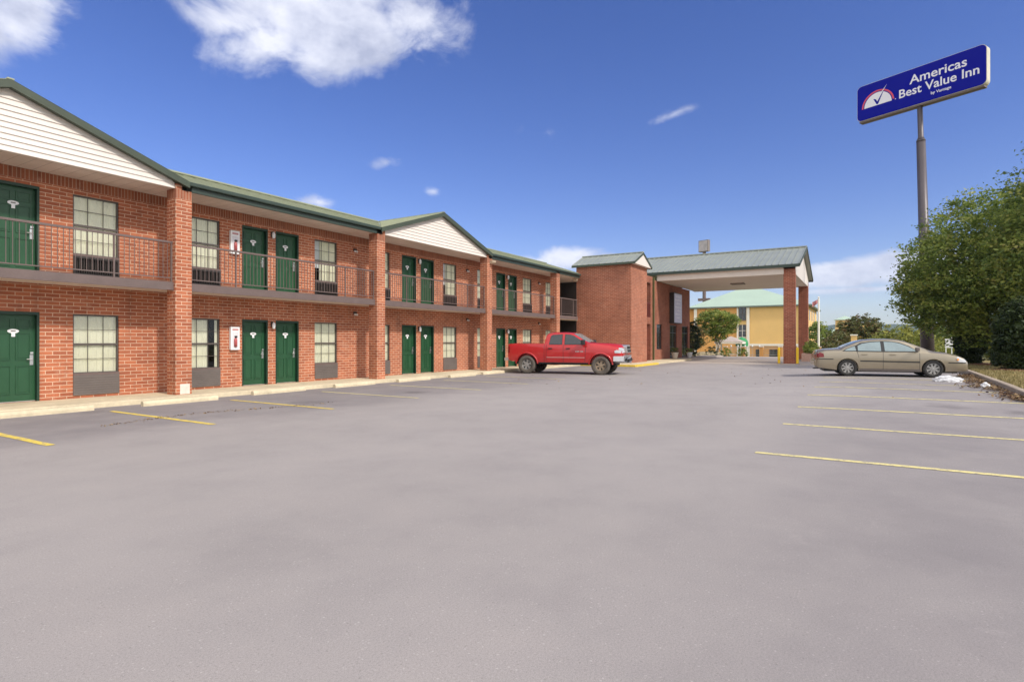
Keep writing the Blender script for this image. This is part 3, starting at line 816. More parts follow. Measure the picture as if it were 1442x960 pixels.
# yellow bollards
bol = empty('bollard'); MB().tube([(0, 0, 0), (0, 0, 1.02), (0, 0, 1.10), (0, 0, 1.13)], [.085, .085, .06, .01], 18).build('post', YEL, bol, smooth=False)
MB().tube([(0, 0, 0.0), (0, 0, .03)], .14, 18).build('base_plate', BROWN, bol)
for i, (u, v, lab) in enumerate(((43.15, 4.92, 'yellow steel bollard left of the near canopy pillar'), (43.15, 3.78, 'yellow steel bollard right of the near canopy pillar'),
                             (54.0, 3.55, 'yellow steel bollard beside the far canopy pillar, towards the sedan'), (55.4, 3.45, 'yellow steel bollard behind the far canopy pillar'))):
    o = bol if i == 0 else copy_tree(bol); o.location = (u, v, 0); tag(o, lab, 'bollard', 'yellow bollards guarding the canopy pillars')

# ------------------------------------------------------------------ plants
def crown_mesh(name, m, parent, ells, n, leaf, clump=.45, seed=1, stretch=1.0, fill=.72, per=26):
    rs = np.random.RandomState(seed); vol = np.array([e[3] * e[4] * e[5] for e in ells]) ** .75; vol /= vol.sum()
    nc = max(4, n // per); which = rs.choice(len(ells), nc, p=vol)
    E = np.array(ells)[which]
    d = rs.randn(nc, 3); d /= np.linalg.norm(d, axis=1)[:, None]
    rr = fill + (1.03 - fill) * rs.rand(nc) ** .6
    # lumpy outline
    lump = np.array([mnoise.noise(Vector((a * 1.9 + seed, b_ * 1.9, c_ * 1.9))) for a, b_, c_ in d]) * .32 + 1
    C = E[:, :3] + d * E[:, 3:6] * (rr * lump)[:, None]
    idx = rs.randint(0, nc, n); cs = clump * (.6 + .8 * rs.rand(nc))
    off = rs.randn(n, 3) * .5; off[:, 2] *= .6
    Pn = C[idx] + off * cs[idx][:, None]
    A = rs.randn(n, 3); A /= np.linalg.norm(A, axis=1)[:, None]; A[:, 2] = A[:, 2] * .6 - .2
    B = np.cross(A, rs.randn(n, 3)); B /= np.linalg.norm(B, axis=1)[:, None]
    s = leaf * (.6 + .8 * rs.rand(n))
    V = np.zeros((n, 4, 3))
    for k, (a, c) in enumerate(((-1, 0), (-.1, -.48), (1, 0), (-.1, .48))): V[:, k] = Pn + A * (s * a * stretch)[:, None] + B * (s * c)[:, None]
    me = bpy.data.meshes.new(name); me.vertices.add(n * 4); me.vertices.foreach_set('co', V.reshape(-1).astype(np.float32))
    me.loops.add(n * 4); me.loops.foreach_set('vertex_index', np.arange(n * 4, dtype=np.int32))
    me.polygons.add(n); me.polygons.foreach_set('loop_start', np.arange(0, n * 4, 4, dtype=np.int32)); me.update(); me.validate()
    ct = rs.rand(nc); tint = np.clip(.68 * ct[idx] + .32 * rs.rand(n), 0, 1)
    at = me.attributes.new('tint', 'FLOAT', 'POINT'); at.data.foreach_set('value', np.repeat(tint, 4).astype(np.float32))
    me.materials.append(m); o = bpy.data.objects.new(name, me); col.objects.link(o); o.parent = parent
    return o, C
def tree(name, label, cat, loc, trunk_h, trunk_r, ells, n, leaf, m=None, bark=None, seed=1, clump=.45, group=None, limbs=9, per=26, fill=.72):
    m = m or LEAF; bark = bark or BARK
    t = empty(name, loc, label=label, cat=cat, group=group)
    o, C = crown_mesh('crown', m, t, ells, n, leaf, clump, seed, per=per, fill=fill)
    tr = MB(); rr = random.Random(seed); top = max(e[2] for e in ells)
    bend = [(.12 * rr.uniform(-1, 1) * k, .12 * rr.uniform(-1, 1) * k, z) for k, z in enumerate([-.1, trunk_h * .4, trunk_h * .8, trunk_h, (trunk_h + top) / 2, top])]
    bend[0] = (0, 0, -.1)
    tr.tube([(0, 0, -.1), (0, 0, .08)] + bend[1:], [trunk_r * 1.5, trunk_r * 1.15, trunk_r, trunk_r * .9, trunk_r * .8, trunk_r * .5, trunk_r * .15], 10)
    for i in range(limbs):
        c = C[rr.randrange(len(C))]; k = rr.randint(2, 4); st = Vector(bend[k]); en = Vector(c) * .97
        mid = (st + en) / 2 + Vector((0, 0, .12 * (en - st).length))
        tr.tube([st, mid, en], [trunk_r * .38, trunk_r * .22, trunk_r * .06], 6)
    tr.build('trunk', bark, t, smooth=True)
    return t
# big right-hand trees in a row on the lawn
tree('shade_tree', 'large rounded green tree behind the sedan, its crown leaning over the bonnet', 'tree', (43.6, -6.6, .1), 1.9, .21,
     [(0, -.5, 6.1, 4.2, 4.1, 4.1), (-.8, .9, 5.0, 4.0, 3.8, 3.3), (1, 2.2, 4.5, 3.0, 2.7, 2.2), (.5, -1.8, 6.8, 3.3, 3.3, 3.2), (-1, 0.2, 4.1, 4.3, 4.2, 1.6)], 88000, .10, seed=3, clump=.5, group='large trees along the right lawn', limbs=16)
tree('shade_tree', 'large green tree at the right edge of the picture, taller and nearer than its neighbour', 'tree', (37.4, -10.1, .1), 2.0, .24,
     [(0, 0, 7.2, 4.4, 4.3, 4.9), (0, .8, 5.4, 4.2, 4.0, 2.8), (-1, -1, 9.6, 2.6, 2.6, 2.6)], 72000, .10, seed=5, clump=.5, group='large trees along the right lawn', limbs=14)
MULCH = mat('red_mulch', (.20, .075, .04), .95, var=.4, scale=9, bmp=.8)
def mulch(u, v, r, lab):
    b = MB(); pr_ = [(r, -.02), (r * .93, .05), (r * .6, .09), (.001, .1)]; b.lathe(pr_, 28, c=(0, 0, 0))
    o = b.build('mulch_ring', MULCH, smooth=True); o.location = (u, v, gz(u, v) + .12); tag(o, kind='structure'); return o
mulch(43.6, -6.35, 1.0, ''); mulch(32.4, -5.8, 1.15, ''); mulch(45.2, -5.9, .9, '')
def conifer(loc, h, r, n, label, seed):
    t = empty('evergreen_shrub', loc, label=label, cat='shrub', group='dark upright evergreen shrubs on the lawn')
    ells = [(0, 0, h * .30, r, r, h * .30), (0, 0, h * .5, r * .93, r * .93, h * .36), (0, 0, h * .72, r * .68, r * .68, h * .27)]
    crown_mesh('crown', LEAF_D, t, ells, n, .06, .16, seed, stretch=1.3, fill=.85)
    crown_mesh('inner_foliage', LEAF_D, t, [(0, 0, h * .45, r * .8, r * .8, h * .42)], n // 4, .16, .3, seed + 9, fill=.6)
    MB().tube([(0, 0, -.1), (0, 0, h * .8)], [.09, .03], 8).build('trunk', BARK, t)
conifer((32.4, -5.85, .15), 3.3, .98, 22000, 'wide dark evergreen shrub at the right edge of the picture', 11)
conifer((44.9, -5.62, .1), 3.2, .72, 12000, 'narrow dark evergreen shrub just left of the tree trunk', 12)
tree('leafy_bush', 'yellow green bush seen just right of the bare tree trunk', 'bush', (55, -8.6, .0), .4, .06, [(0, 0, 1.3, .9, .9, 1.3)], 3500, .09, LEAF_Y, seed=21, clump=.3, limbs=4)

tree('small_tree', 'round topped small green tree with pale trunk before the yellow hotel', 'tree', (64.4, 13.35, -.2), 1.6, .15,
     [(0, 0, 3.7, 1.9, 1.9, 1.35), (.2, -.8, 3.6, 1.4, 1.3, 1.1), (0, .9, 3.8, 1.3, 1.2, 1.1), (0, 0, 2.5, .9, .9, .8)], 11000, .10, seed=31, clump=.3, bark=BARKL, limbs=10)
tree('small_tree', 'olive bushy small tree on orange stems nearest the lobby corner', 'tree', (61.0, 14.7, -.15), 1.0, .1,
     [(0, 0, 2.1, 1.0, 1.0, 1.0), (0, .3, 1.5, .8, .8, .7)], 5000, .085, LEAF_R, seed=33, clump=.28, bark=mat('orange_bark', (.38, .18, .07), .9), limbs=8)
# middle-distance foliage to the right
MID = [
 ('bushy_tree', 'dark green tree behind the white flagpole', 'tree', (90, 5.4, -1.2), 2.0, .15, [(0, 0, 2.8, 1.9, 1.7, 2.6)], 4200, .17, LEAF, 41),
 ('bushy_tree', 'reddish green tree with a domed top in front of the far yellow tower', 'tree', (100, .2, -1.2), 1.5, .2, [(0, 0, 3.7, 3.1, 2.9, 2.9), (0, -2.0, 3.0, 2, 2.2, 1.9), (0, 1.6, 4.1, 1.9, 1.9, 1.8)], 8500, .2, LEAF_R, 42),
 ('leafy_bush', 'low reddish bush directly behind the sedan boot', 'bush', (84, 2.6, -.9), .5, .1, [(0, 0, 1.8, 2.6, 2.4, 1.6), (0, -2, 1.3, 2, 2, 1.3)], 7000, .16, LEAF_R, 43),
 ('leafy_bush', 'pale yellow green bush mass behind the sedan roof', 'bush', (86, -4.2, -1.0), .5, .1, [(0, 0, 2.2, 3.2, 3.4, 2.2), (0, -2.6, 1.6, 2.5, 2.5, 1.6), (0, 2.1, 1.7, 2.5, 2.3, 1.6)], 9500, .15, LEAF_Y, 44),
 ('leafy_bush', 'low yellow bush between sign pole and evergreen shrub', 'bush', (74, -7.7, -.6), .4, .06, [(0, 0, .9, 1.5, 2.2, .75)], 4200, .1, LEAF_Y, 45),
 ('bushy_tree', 'green tree far behind the sign pole, under the big crown', 'tree', (96, -9.5, -1.3), 1.2, .15, [(0, 0, 3.0, 3, 3.2, 2.6)], 5000, .2, LEAF, 46),
 ('bushy_tree', 'green tree far behind the evergreen shrubs at the right edge', 'tree', (84, -15.5, -1.0), 1.2, .2, [(0, 0, 3.2, 3, 4.2, 3.2)], 6000, .2, LEAF, 47),
 ('leafy_bush', 'dry green bush beyond the hotel wall end', 'bush', (112, 5.6, -1.6), .5, .1, [(0, 0, 2.2, 2.6, 1.9, 2.0)], 3500, .18, LEAF_R, 48),
]
for nm, lab, cat, loc, th, trr, el, n, lf, mm, sd in MID: tree(nm, lab, cat, loc, th, trr, el, n, lf, mm, seed=sd, clump=.45, limbs=6, fill=.6)
pts = []
wood = MB()
# far wooded rise as one mass
def far_wood():
    t = None
    ells = []
    rr = random.Random(77)
    for i in range(70):
        u = rr.uniform(200, 520); v = rr.uniform(-.26, .05) * u; ells.append((u, v, -3 + rr.uniform(0, 2.5), rr.uniform(7, 14), rr.uniform(7, 14), rr.uniform(4, 6.5)))
    o, _ = crown_mesh('woodland', LEAF_R, None, ells, 42000, .9, 1.8, 78, fill=.6); tag(o, 'far wooded slope of mixed green trees beyond the hotels', 'woodland', kind='stuff')
far_wood()
HILLM = mat('forested_hill', (.055, .075, .04), .95, var=.3, scale=.01)
def hills(name, u, a0, a1, h, seed, base=-30):
    b = MB(); n = 90; depth = u * .5
    for i in range(n + 1):
        v = u * (a0 + (a1 - a0) * i / n); z = h * (.75 + .35 * mnoise.noise(Vector((i * .09, seed, 0))) + .08 * mnoise.noise(Vector((i * .5, seed, 2))))
        b.v += [(u - u * .1, v, base), (u, v, z * .8), (u + depth * .4, v, z), (u + depth, v, base)]
    for i in range(n):
        for k in range(3): a = i * 4 + k; b.f.append((a, a + 4, a + 5, a + 1))
    tag(b.build(name, HILLM, smooth=True), kind='structure')
hills('hills', 2600, -.8, .35, 105, 1)
hills('hills', 1300, -.8, .35, 30, 5, -15)

# planter by the far canopy pillar, and pots by the lobby
pl = empty('planter', (51.2, 3.55, 0), label='low brick planter with a green bush between the canopy pillars', cat='planter')
b = MB(); L_, W_ = 2.4, .45
b.box(-L_, L_, -W_, -W_ + .14, 0, .6); b.box(-L_, L_, W_ - .14, W_, 0, .6); b.box(-L_, -L_ + .14, -W_ + .14, W_ - .14, 0, .6); b.box(L_ - .14, L_, -W_ + .14, W_ - .14, 0, .6); b.build('brick_box', mat('pale_brick', (.52, .34, .27), .9, var=.25, scale=9), pl)
MB().box(-L_ + .14, L_ - .14, -W_ + .14, W_ - .14, .45, .5).build('soil', MULCH, pl)
crown_mesh('bush', LEAF, pl, [(-.3, 0, .95, 1.6, .5, .5)], 3500, .06, .14, 61)
def pot(loc, lab, m, s=1., leafm=LEAF_R):
    t = empty('flower_pot', loc, label=lab, cat='flower pot')
    MB().lathe([(.001, 0), (.16 * s, 0), (.2 * s, .05 * s), (.3 * s, .5 * s), (.34 * s, .55 * s), (.30 * s, .58 * s), (.001, .5 * s)], 24).build('pot', m, t, smooth=True)
    crown_mesh('plant', leafm, t, [(0, 0, .75 * s, .3 * s, .3 * s, .28 * s)], 500, .06, .1, 62)
pot((45.9, 12.8, WALK), 'pale round concrete pot with reddish plant left of the lobby door', mat('pale_pot', (.62, .55, .46), .8), .9)
pot((50.0, 12.7, WALK), 'small white urn right of the glazed lobby door', WHITEP, .8, LEAF)
# dark shrub and bench at lobby corner
tree('corner_shrub', 'dark leafy shrub against the lobby corner by the last entrance', 'shrub', (54.6, 13.6, .0), .5, .05, [(0, 0, 1.7, .75, .7, 1.6)], 3500, .08, LEAF_D, seed=64, clump=.2, limbs=5)

# ------------------------------------------------------------------ vehicles
def cinterp(xs, ys, x):
    if x <= xs[0]: return ys[0]
    if x >= xs[-1]: return ys[-1]
    for i in range(len(xs) - 1):
        if xs[i] <= x <= xs[i + 1]:
            t = (x - xs[i]) / (xs[i + 1] - xs[i]); return ys[i] + (ys[i + 1] - ys[i]) * t
class Car:
    """st rows: x, half width, underside z, belt z, top z, roof half width"""
    def __init__(s, st, rows_bulge=.965):
        s.st = st; s.xs = [r[0] for r in st]
        s.k = rows_bulge
    def at(s, x): return [cinterp(s.xs, [r[i] for r in s.st], x) for i in range(1, 6)]
    def side(s, x, z):
        W, zb, zt, top, wr = s.at(x)
        if z <= zt:
            t = (z - zb) / max(.01, zt - zb)
            pts = [(0, .955), (.18, .985), (.45, 1.0), (.72, 1.0), (.9, .985), (1, s.k)]
            return W * cinterp([p[0] for p in pts], [p[1] for p in pts], t)
        sh = top - .07 * min(1, (top - zt) / .3) if top - zt > .15 else zt + (top - zt) * .6
        t = min(1, (z - zt) / max(.01, sh - zt)); a = W * s.k
        return a + (wr - a) * (t ** 1.15)
    def section(s, x):
        W, zb, zt, top, wr = s.at(x)
        sh = top - .07 * min(1, (top - zt) / .3) if top - zt > .15 else zt + (top - zt) * .6
        p = [(0, zb), (W * .8, zb)]
        for t in (0.03, .1, .25, .45, .6, .72, .85, .94, 1.0):
            z = zb + (zt - zb) * t; p.append((s.side(x, z), z))
        for t in (.33, .66, 1.0):
            z = zt + (sh - zt) * t; p.append((s.side(x, z), z))
        p += [(wr * .93, sh + (top - sh) * .6), (wr * .75, top - .008), (wr * .4, top), (0, top + .006)]
        return p
    def body(s, name, m, parent, arches, cuts=(), dx=.05):
        xs = []; x = s.xs[0]
        base = sorted(set(s.xs))
        for i in range(len(base) - 1):
            n = max(1, int((base[i + 1] - base[i]) / dx + .5)); xs += [base[i] + (base[i + 1] - base[i]) * j / n for j in range(n)]
        xs.append(base[-1])
        b = MB(); secs = []
        for x in xs:
            p = s.section(x); ring = [(x, y, z) for y, z in p] + [(x, -y, z) for y, z in p[-2:0:-1]]
            secs.append(len(b.v)); b.v += ring; n = len(ring)
        for i in range(len(xs) - 1):
            for j in range(n): a, c = secs[i], secs[i + 1]; b.f.append((a + j, a + (j + 1) % n, c + (j + 1) % n, c + j))
        b.f.append(tuple(range(secs[0], secs[0] + n))); b.f.append(tuple(range(secs[-1] + n - 1, secs[-1] - 1, -1)))
        o = b.build(name, m, parent)
        tools = []
        for (ax, az, ar, dep) in arches:
            for sgn in (-1, 1):
                c = MB(); pf = [(.001, 0), (ar, 0), (ar, dep), (.001, dep)]; c.lathe([(r_, h_) for r_, h_ in pf], 40, axis='y')
                W = s.at(ax)[0]
                y0 = (W - dep + .06) if sgn > 0 else (-W - .06)
                co = c.build('cut', m); co.location = (ax, y0, az); tools.append(co)
        for (x0, x1, y0, y1, z0, z1) in cuts:
            tools.append(MB().box(x0, x1, y0, y1, z0, z1).build('cut', m))
        for t in tools:
            md = o.modifiers.new('c', 'BOOLEAN'); md.operation = 'DIFFERENCE'; md.object = t; md.solver = 'EXACT'
        bpy.context.view_layer.update()
        par = o.parent; o.parent = None
        bpy.context.view_layer.update()
        me = bpy.data.meshes.new_from_object(o.evaluated_get(bpy.context.evaluated_depsgraph_get()))
        o.modifiers.clear(); o.data = me; o.parent = par
        for t in tools: bpy.data.objects.remove(t)
        for p_ in me.polygons: p_.use_smooth = True
        try: me.set_sharp_from_angle(angle=R(38))
        except Exception: pass
        return o
    def patch(s, name, m, parent, poly, sgn, off=.008, th=.012, sub=7):
        """panel following the body side; poly in (x, z)"""
        bm = bmesh.new(); vs = [bm.verts.new((x, 0, z)) for x, z in poly]; bm.faces.new(vs)
        bmesh.ops.triangulate(bm, faces=bm.faces)
        bmesh.ops.subdivide_edges(bm, edges=bm.edges, cuts=3, use_grid_fill=True)
        for v in bm.verts: v.co.y = sgn * (s.side(v.co.x, v.co.z) + off)
        me = bpy.data.meshes.new(name); bm.to_mesh(me); bm.free(); me.materials.append(m)
        for p_ in me.polygons: p_.use_smooth = True
        o = bpy.data.objects.new(name, me); col.objects.link(o); o.parent = parent; return o
    def top_patch(s, name, m, parent, x0, x1, f0, f1, off=.012, n=10, lift=0.0):
        b = MB()
        for i in range(n + 1):
            t = i / n; x = x0 + (x1 - x0) * t; W, zb, zt, top, wr = s.at(x); fr = f0 + (f1 - f0) * t
            for j in range(9):
                q = -1 + j / 4; y = wr * fr * q
                z = top + .006 - (.014 + .02 * abs(q) ** 3) * q * q * 1.2 + off; b.v.append((x, y, z))
        for i in range(n):
            for j in range(8): a = i * 9 + j; b.f.append((a, a + 9, a + 10, a + 1))
        return b.build(name, m, parent, smooth=True)
def thick_line(car, name, m, parent, pts, sgn, w=.02, off=.005):
    b = MB(); P_ = []
    for i in range(len(pts) - 1):
        n = 8
        for j in range(n + (i == len(pts) - 2)):
            t = j / n; P_.append((pts[i][0] + (pts[i + 1][0] - pts[i][0]) * t, pts[i][1] + (pts[i + 1][1] - pts[i][1]) * t))
    for k, (x, z) in enumerate(P_):
        a = P_[max(0, k - 1)]; c = P_[min(len(P_) - 1, k + 1)]; dx, dz = c[0] - a[0], c[1] - a[1]; L = math.hypot(dx, dz) or 1
        nx, nz = -dz / L * w / 2, dx / L * w / 2
        for s_ in (-1, 1): xx, zz = x + s_ * nx, z + s_ * nz; b.v.append((xx, sgn * (car.side(xx, zz) + off), zz))
    for k in range(len(P_) - 1): i = 2 * k; b.f.append((i, i + 1, i + 3, i + 2))
    return b.build(name, m, parent)
def wheel(parent, x, y, r, w, sgn, tyre_m, rim_m, spokes=7, rimr=.62, dish=.03):
    h = empty('wheel', (x, y, r)); h.parent = parent
    t = MB(); t.lathe([(r * rimr, w * .42), (r * .80, w * .5), (r * .93, w * .47), (r, w * .36), (r, -w * .36), (r * .93, -w * .47), (r * .80, -w * .5), (r * rimr, -w * .42), (r * rimr, w * .42)], 40, axis='y')
    t.build('tyre', tyre_m, h, smooth=True)
    m = MB(); R_ = r * rimr; yo = sgn * w * .38
    m.lathe([(R_ * 1.01, yo), (R_ * .93, yo + sgn * .006), (R_ * .88, yo - sgn * .02), (R_ * .86, -yo)], 40, axis='y')
    m.lathe([(R_ * .28, yo - sgn * .03), (R_ * .26, yo - sgn * dish + sgn * .03), (.001, yo - sgn * dish + sgn * .035)], 20, axis='y')
    for i in range(spokes):
        a = 2 * math.pi * i / spokes + .3; c, s_ = math.cos(a), math.sin(a); hw = R_ * (1.25 / spokes)
        q = []
        for (rad, ww) in ((R_ * .2, hw * .8), (R_ * .9, hw * 1.15)):
            for k in (-1, 1): q.append((rad * c - k * ww * s_, yo - sgn * dish * .5, rad * s_ + k * ww * c))
        b_ = [(p_[0], p_[1] - sgn * .035, p_[2]) for p_ in q]
        i0 = len(m.v); m.v += q + b_
        for f in ((0, 2, 3, 1), (4, 5, 7, 6), (0, 4, 6, 2), (1, 3, 7, 5)): m.f.append(tuple(i0 + k for k in f))
    m.build('rim', rim_m, h)
    d = MB(); d.lathe([(.001, yo - sgn * .07), (R_ * .86, yo - sgn * .07)], 24, axis='y'); d.build('brake_disc', BLACKP, h)
    return h

# --- champagne sedan
def sedan():
    c = empty('parked_car', (27.30, -.72, gz(27.0, -.7) + .004), label='champagne four-door sedan parked nose-in at the right kerb', cat='car')
    st = [(-2.52, .66, .40, .70, .76, .50), (-2.49, .80, .34, .80, .90, .66), (-2.42, .87, .30, .88, 1.01, .74), (-2.2, .905, .27, .93, 1.055, .79), (-1.85, .92, .22, .955, 1.075, .80), (-1.66, .92, .21, .965, 1.09, .78),
          (-1.35, .925, .20, .97, 1.235, .70), (-1.05, .925, .20, .972, 1.365, .64), (-.8, .925, .20, .97, 1.425, .615), (-.4, .925, .20, .965, 1.462, .61), (.0, .925, .20, .96, 1.465, .61), (.3, .925, .20, .955, 1.445, .615), (.55, .925, .20, .95, 1.385, .635),
          (.9, .925, .20, .94, 1.24, .68), (1.25, .925, .20, .93, 1.07, .76), (1.42, .925, .20, .92, 1.0, .80), (1.8, .92, .21, .88, .955, .80), (2.15, .90, .22, .80, .87, .76), (2.38, .84, .24, .70, .76, .68), (2.50, .74, .27, .60, .66, .58), (2.54, .62, .32, .52, .56, .48)]
    car = Car(st)
    car.body('body', TANCAR, c, [(-1.405, .32, .375, .34), (1.405, .32, .375, .34)])
    for sg in (-1, 1):
        for nm, poly in (('rear_quarter_window', [(-1.52, .995), (-1.42, 1.06), (-1.26, 1.13), (-1.14, 1.17), (-1.11, 1.0), (-1.3, .99)]),
                         ('rear_door_window', [(-1.05, .995), (-1.04, 1.19), (-.88, 1.27), (-.6, 1.325), (-.27, 1.345), (-.27, .985)]),
                         ('front_door_window', [(-.15, .985), (-.15, 1.345), (.12, 1.335), (.36, 1.28), (.6, 1.18), (.82, 1.05), (.88, .985)])):
            mid = (sum(p[0] for p in poly) / len(poly), sum(p[1] for p in poly) / len(poly))
            big = [(mid[0] + (p[0] - mid[0]) * (1 + .07 / max(.2, abs(p[0] - mid[0]))), mid[1] + (p[1] - mid[1]) * (1 + .035 / max(.1, abs(p[1] - mid[1])))) for p in poly]
            w = car.patch(nm, CARGLASS2, c, poly, sg, .012); car.patch('window_seal', BLACKP, w, big, sg, .007)
        thick_line(car, 'rub_strip', BLACKP, c, [(-.98, .60), (.98, .575)], sg, .045, .012); thick_line(car, 'rub_strip', BLACKP, c, [(1.86, .57), (2.42, .56)], sg, .035, .012); thick_line(car, 'rub_strip', BLACKP, c, [(-2.46, .66), (-1.9, .66)], sg, .03, .012)
        thick_line(car, 'door_gap', BLACKP, c, [(-.21, .98), (-.21, .28)], sg, .012); thick_line(car, 'door_gap', BLACKP, c, [(.97, .96), (.97, .3)], sg, .012); thick_line(car, 'door_gap', BLACKP, c, [(-1.08, .98), (-1.02, .72)], sg, .012)
        thick_line(car, 'sill_trim', BROWNG, c, [(-1.0, .255), (1.0, .255)], sg, .09, .004)
        for x in (-.93, .0): 
            h = MB(); y = car.side(x, .86) + .012; h.box(x, x + .2, min(sg * y, sg * (y + .02)), max(sg * y, sg * (y + .02)), .84, .875); h.build('door_handle', TANCAR, c, bevel=.008)
        m = MB(); y = .96 * sg; m.box(.80, .93, min(y, y + sg * .19), max(y, y + sg * .19), .99, 1.13); m.build('wing_mirror', BROWNG, c, bevel=.03)
        l = car.patch('headlight', LAMPW, c, [(2.10, .74), (2.16, .80), (2.36, .73), (2.44, .66), (2.43, .58), (2.18, .60)], sg, .012)
        car.patch('indicator', LAMPA, l, [(2.12, .66), (2.13, .73), (2.19, .73), (2.19, .65)], sg, .018)
        car.patch('tail_light', LAMPR, c, [(-2.48, .72), (-2.47, .86), (-2.36, .92), (-2.24, .88), (-2.22, .74)], sg, .012)
        for x, sp in ((-1.405, 7), (1.405, 7)): wheel(c, x, sg * .80, .325, .205, sg, RUBBER, RIM, 8, .66)
    car.top_patch('windscreen', CARGLASS, c, .52, 1.30, .92, .92, .010)
    car.top_patch('rear_window', CARGLASS2, c, -1.62, -.95, .92, .92, .010)
    MB().box(-2.53, -2.50, -.62, .62, .68, .84).build('tail_panel', LAMPR, c)
    b = MB(); b.box(-2.56, -2.45, -.74, .74, .36, .62); b.build('rear_bumper', TANCAR, c, bevel=.05)
    b = MB(); b.box(2.38, 2.56, -.62, .62, .26, .5); b.build('front_bumper', TANCAR, c, bevel=.05)
    MB().box(2.50, 2.555, -.32, .32, .54, .60).build('grille', BLACKP, c)
    MB().box(-2.2, 2.2, -.7, .7, .17, .28).build('chassis', BLACKP, c)
    MB().tube([(-2.5, .45, .24), (-2.1, .45, .25)], .035, 10).build('exhaust_pipe', SILVER, c)
    c.rotation_euler = (0, 0, R(-80.6)); c.scale = (1.0,) * 3
    return c
sedan()

# --- red pickup
def pickup():
    c = empty('pickup_truck', (25.05, 12.12, .004), label='red four-door pickup truck with muddy wheels parked before the motel', cat='truck')
    st = [(-2.76, .90, .72, 1.30, 1.36, .84), (-2.73, .96, .62, 1.36, 1.42, .90), (-2.55, .975, .56, 1.37, 1.43, .92), (-1.0, .98, .50, 1.37, 1.43, .92), (-.905, .98, .50, 1.37, 1.44, .92),
          (-.895, .98, .50, 1.36, 1.50, .90), (-.84, .98, .50, 1.36, 1.84, .80), (-.76, .98, .50, 1.36, 1.915, .77), (-.5, .98, .50, 1.36, 1.955, .76), (.0, .98, .50, 1.355, 1.965, .76), (.35, .98, .50, 1.35, 1.945, .765), (.55, .98, .50, 1.35, 1.88, .78),
          (.85, .98, .50, 1.345, 1.70, .83), (1.15, .98, .50, 1.33, 1.52, .89), (1.27, .98, .50, 1.32, 1.47, .91), (1.6, .985, .52, 1.28, 1.46, .84), (2.1, .98, .55, 1.25, 1.445, .78), (2.45, .965, .60, 1.21, 1.415, .72), (2.62, .95, .66, 1.17, 1.385, .66), (2.71, .92, .70, 1.13, 1.34, .60), (2.75, .88, .74, 1.08, 1.27, .56)]
    car = Car(st, .955)
    car.body('body', REDCAR, c, [(-1.785, .44, .52, .42), (1.785, .44, .52, .42)], cuts=[(-2.62, -1.0, -.82, .82, .95, 2.2)])
    for sg in (-1, 1):
        for nm, poly in (('rear_door_window', [(-.66, 1.40), (-.60, 1.76), (-.52, 1.82), (-.06, 1.845), (-.05, 1.395)]), ('front_door_window', [(.10, 1.39), (.10, 1.845), (.34, 1.83), (.50, 1.78), (.80, 1.60), (1.04, 1.40)])):
            mid = (sum(p[0] for p in poly) / len(poly), sum(p[1] for p in poly) / len(poly))
            big = [(mid[0] + (p[0] - mid[0]) * 1.06, mid[1] + (p[1] - mid[1]) * 1.08) for p in poly]
            w = car.patch(nm, CARGLASS, c, poly, sg, .012); car.patch('window_seal', BLACKP, w, big, sg, .007)
        for x0, z0, x1, z1 in ((-.80, 1.36, -.80, .62), (.03, 1.37, .03, .56), (1.10, 1.30, 1.06, .60), (-.9, 1.40, -.9, .55)): thick_line(car, 'door_gap', BLACKP, c, [(x0, z0), (x1, z1)], sg, .016)
        thick_line(car, 'side_trim', mat('pale_pinstripe', (.62, .32, .30), .4), c, [(-.78, .78), (1.05, .78)], sg, .03, .012)
        thick_line(car, 'rocker_trim', BLACKP, c, [(-1.2, .52), (1.2, .52)], sg, .05, .006)
        # flared wheel arch lips
        for ax in (-1.785, 1.785):
            b = MB(); n = 22
            for i in range(n + 1):
                a = R(4) + (math.pi - R(8)) * i / n
                for rr_, o_ in ((.515, .008), (.525, .028), (.56, .022), (.58, .003)):
                    x = ax + rr_ * math.cos(a); z = .44 + rr_ * math.sin(a); b.v.append((x, sg * (car.side(min(2.6, x), z) + o_), z))
            for i in range(n):
                for k in range(3): q = i * 4 + k; b.f.append((q, q + 4, q + 5, q + 1))
            b.build('wheel_arch', REDCAR, c, smooth=True)
        for x in (-.70, .16):
            h = MB(); y = car.side(x, 1.2) + .01; h.box(x, x + .2, min(sg * y, sg * (y + .035)), max(sg * y, sg * (y + .035)), 1.17, 1.22); h.build('door_handle', BLACKP, c, bevel=.01)
        m = MB(); y = .98 * sg; m.box(.93, 1.09, min(y, y + sg * .26), max(y, y + sg * .26), 1.36, 1.60); m.build('wing_mirror', BLACKP, c, bevel=.03)
        l = MB(); l.prism([(sg * .50, 1.02), (sg * .88, 1.00), (sg * .93, 1.14), (sg * .86, 1.24), (sg * .50, 1.20)], lambda y, z: (2.60, y, z), lambda y, z: (2.90 - .17 * abs(y) - .16 * (z - 1), y, z)); l.build('headlight', LAMPW, c)
        car.patch('headlight_side', LAMPW, c, [(2.44, 1.00), (2.42, 1.10), (2.52, 1.14), (2.70, 1.11), (2.71, 1.00)], sg, .012)
        car.patch('tail_light', LAMPR, c, [(-2.74, .98), (-2.74, 1.30), (-2.64, 1.31), (-2.64, .98)], sg, .012)
        mtx = Matrix.Translation((.62 if sg < 0 else 1.02, sg * (car.side(.8, 1.06) + .006), 1.03)) @ Matrix.Rotation(0 if sg < 0 else math.pi, 4, 'Z') @ Matrix.Rotation(R(90), 4, 'X')
        text_mesh('RAM 1500', .085, 'badge', CHROME, c, mtx, .003, .002)
        for x in (-1.785, 1.785): wheel(c, x, sg * .86, .425, .28, sg, RUBBERD, RIMD if x > 0 else RIM, 6, .56, .05)
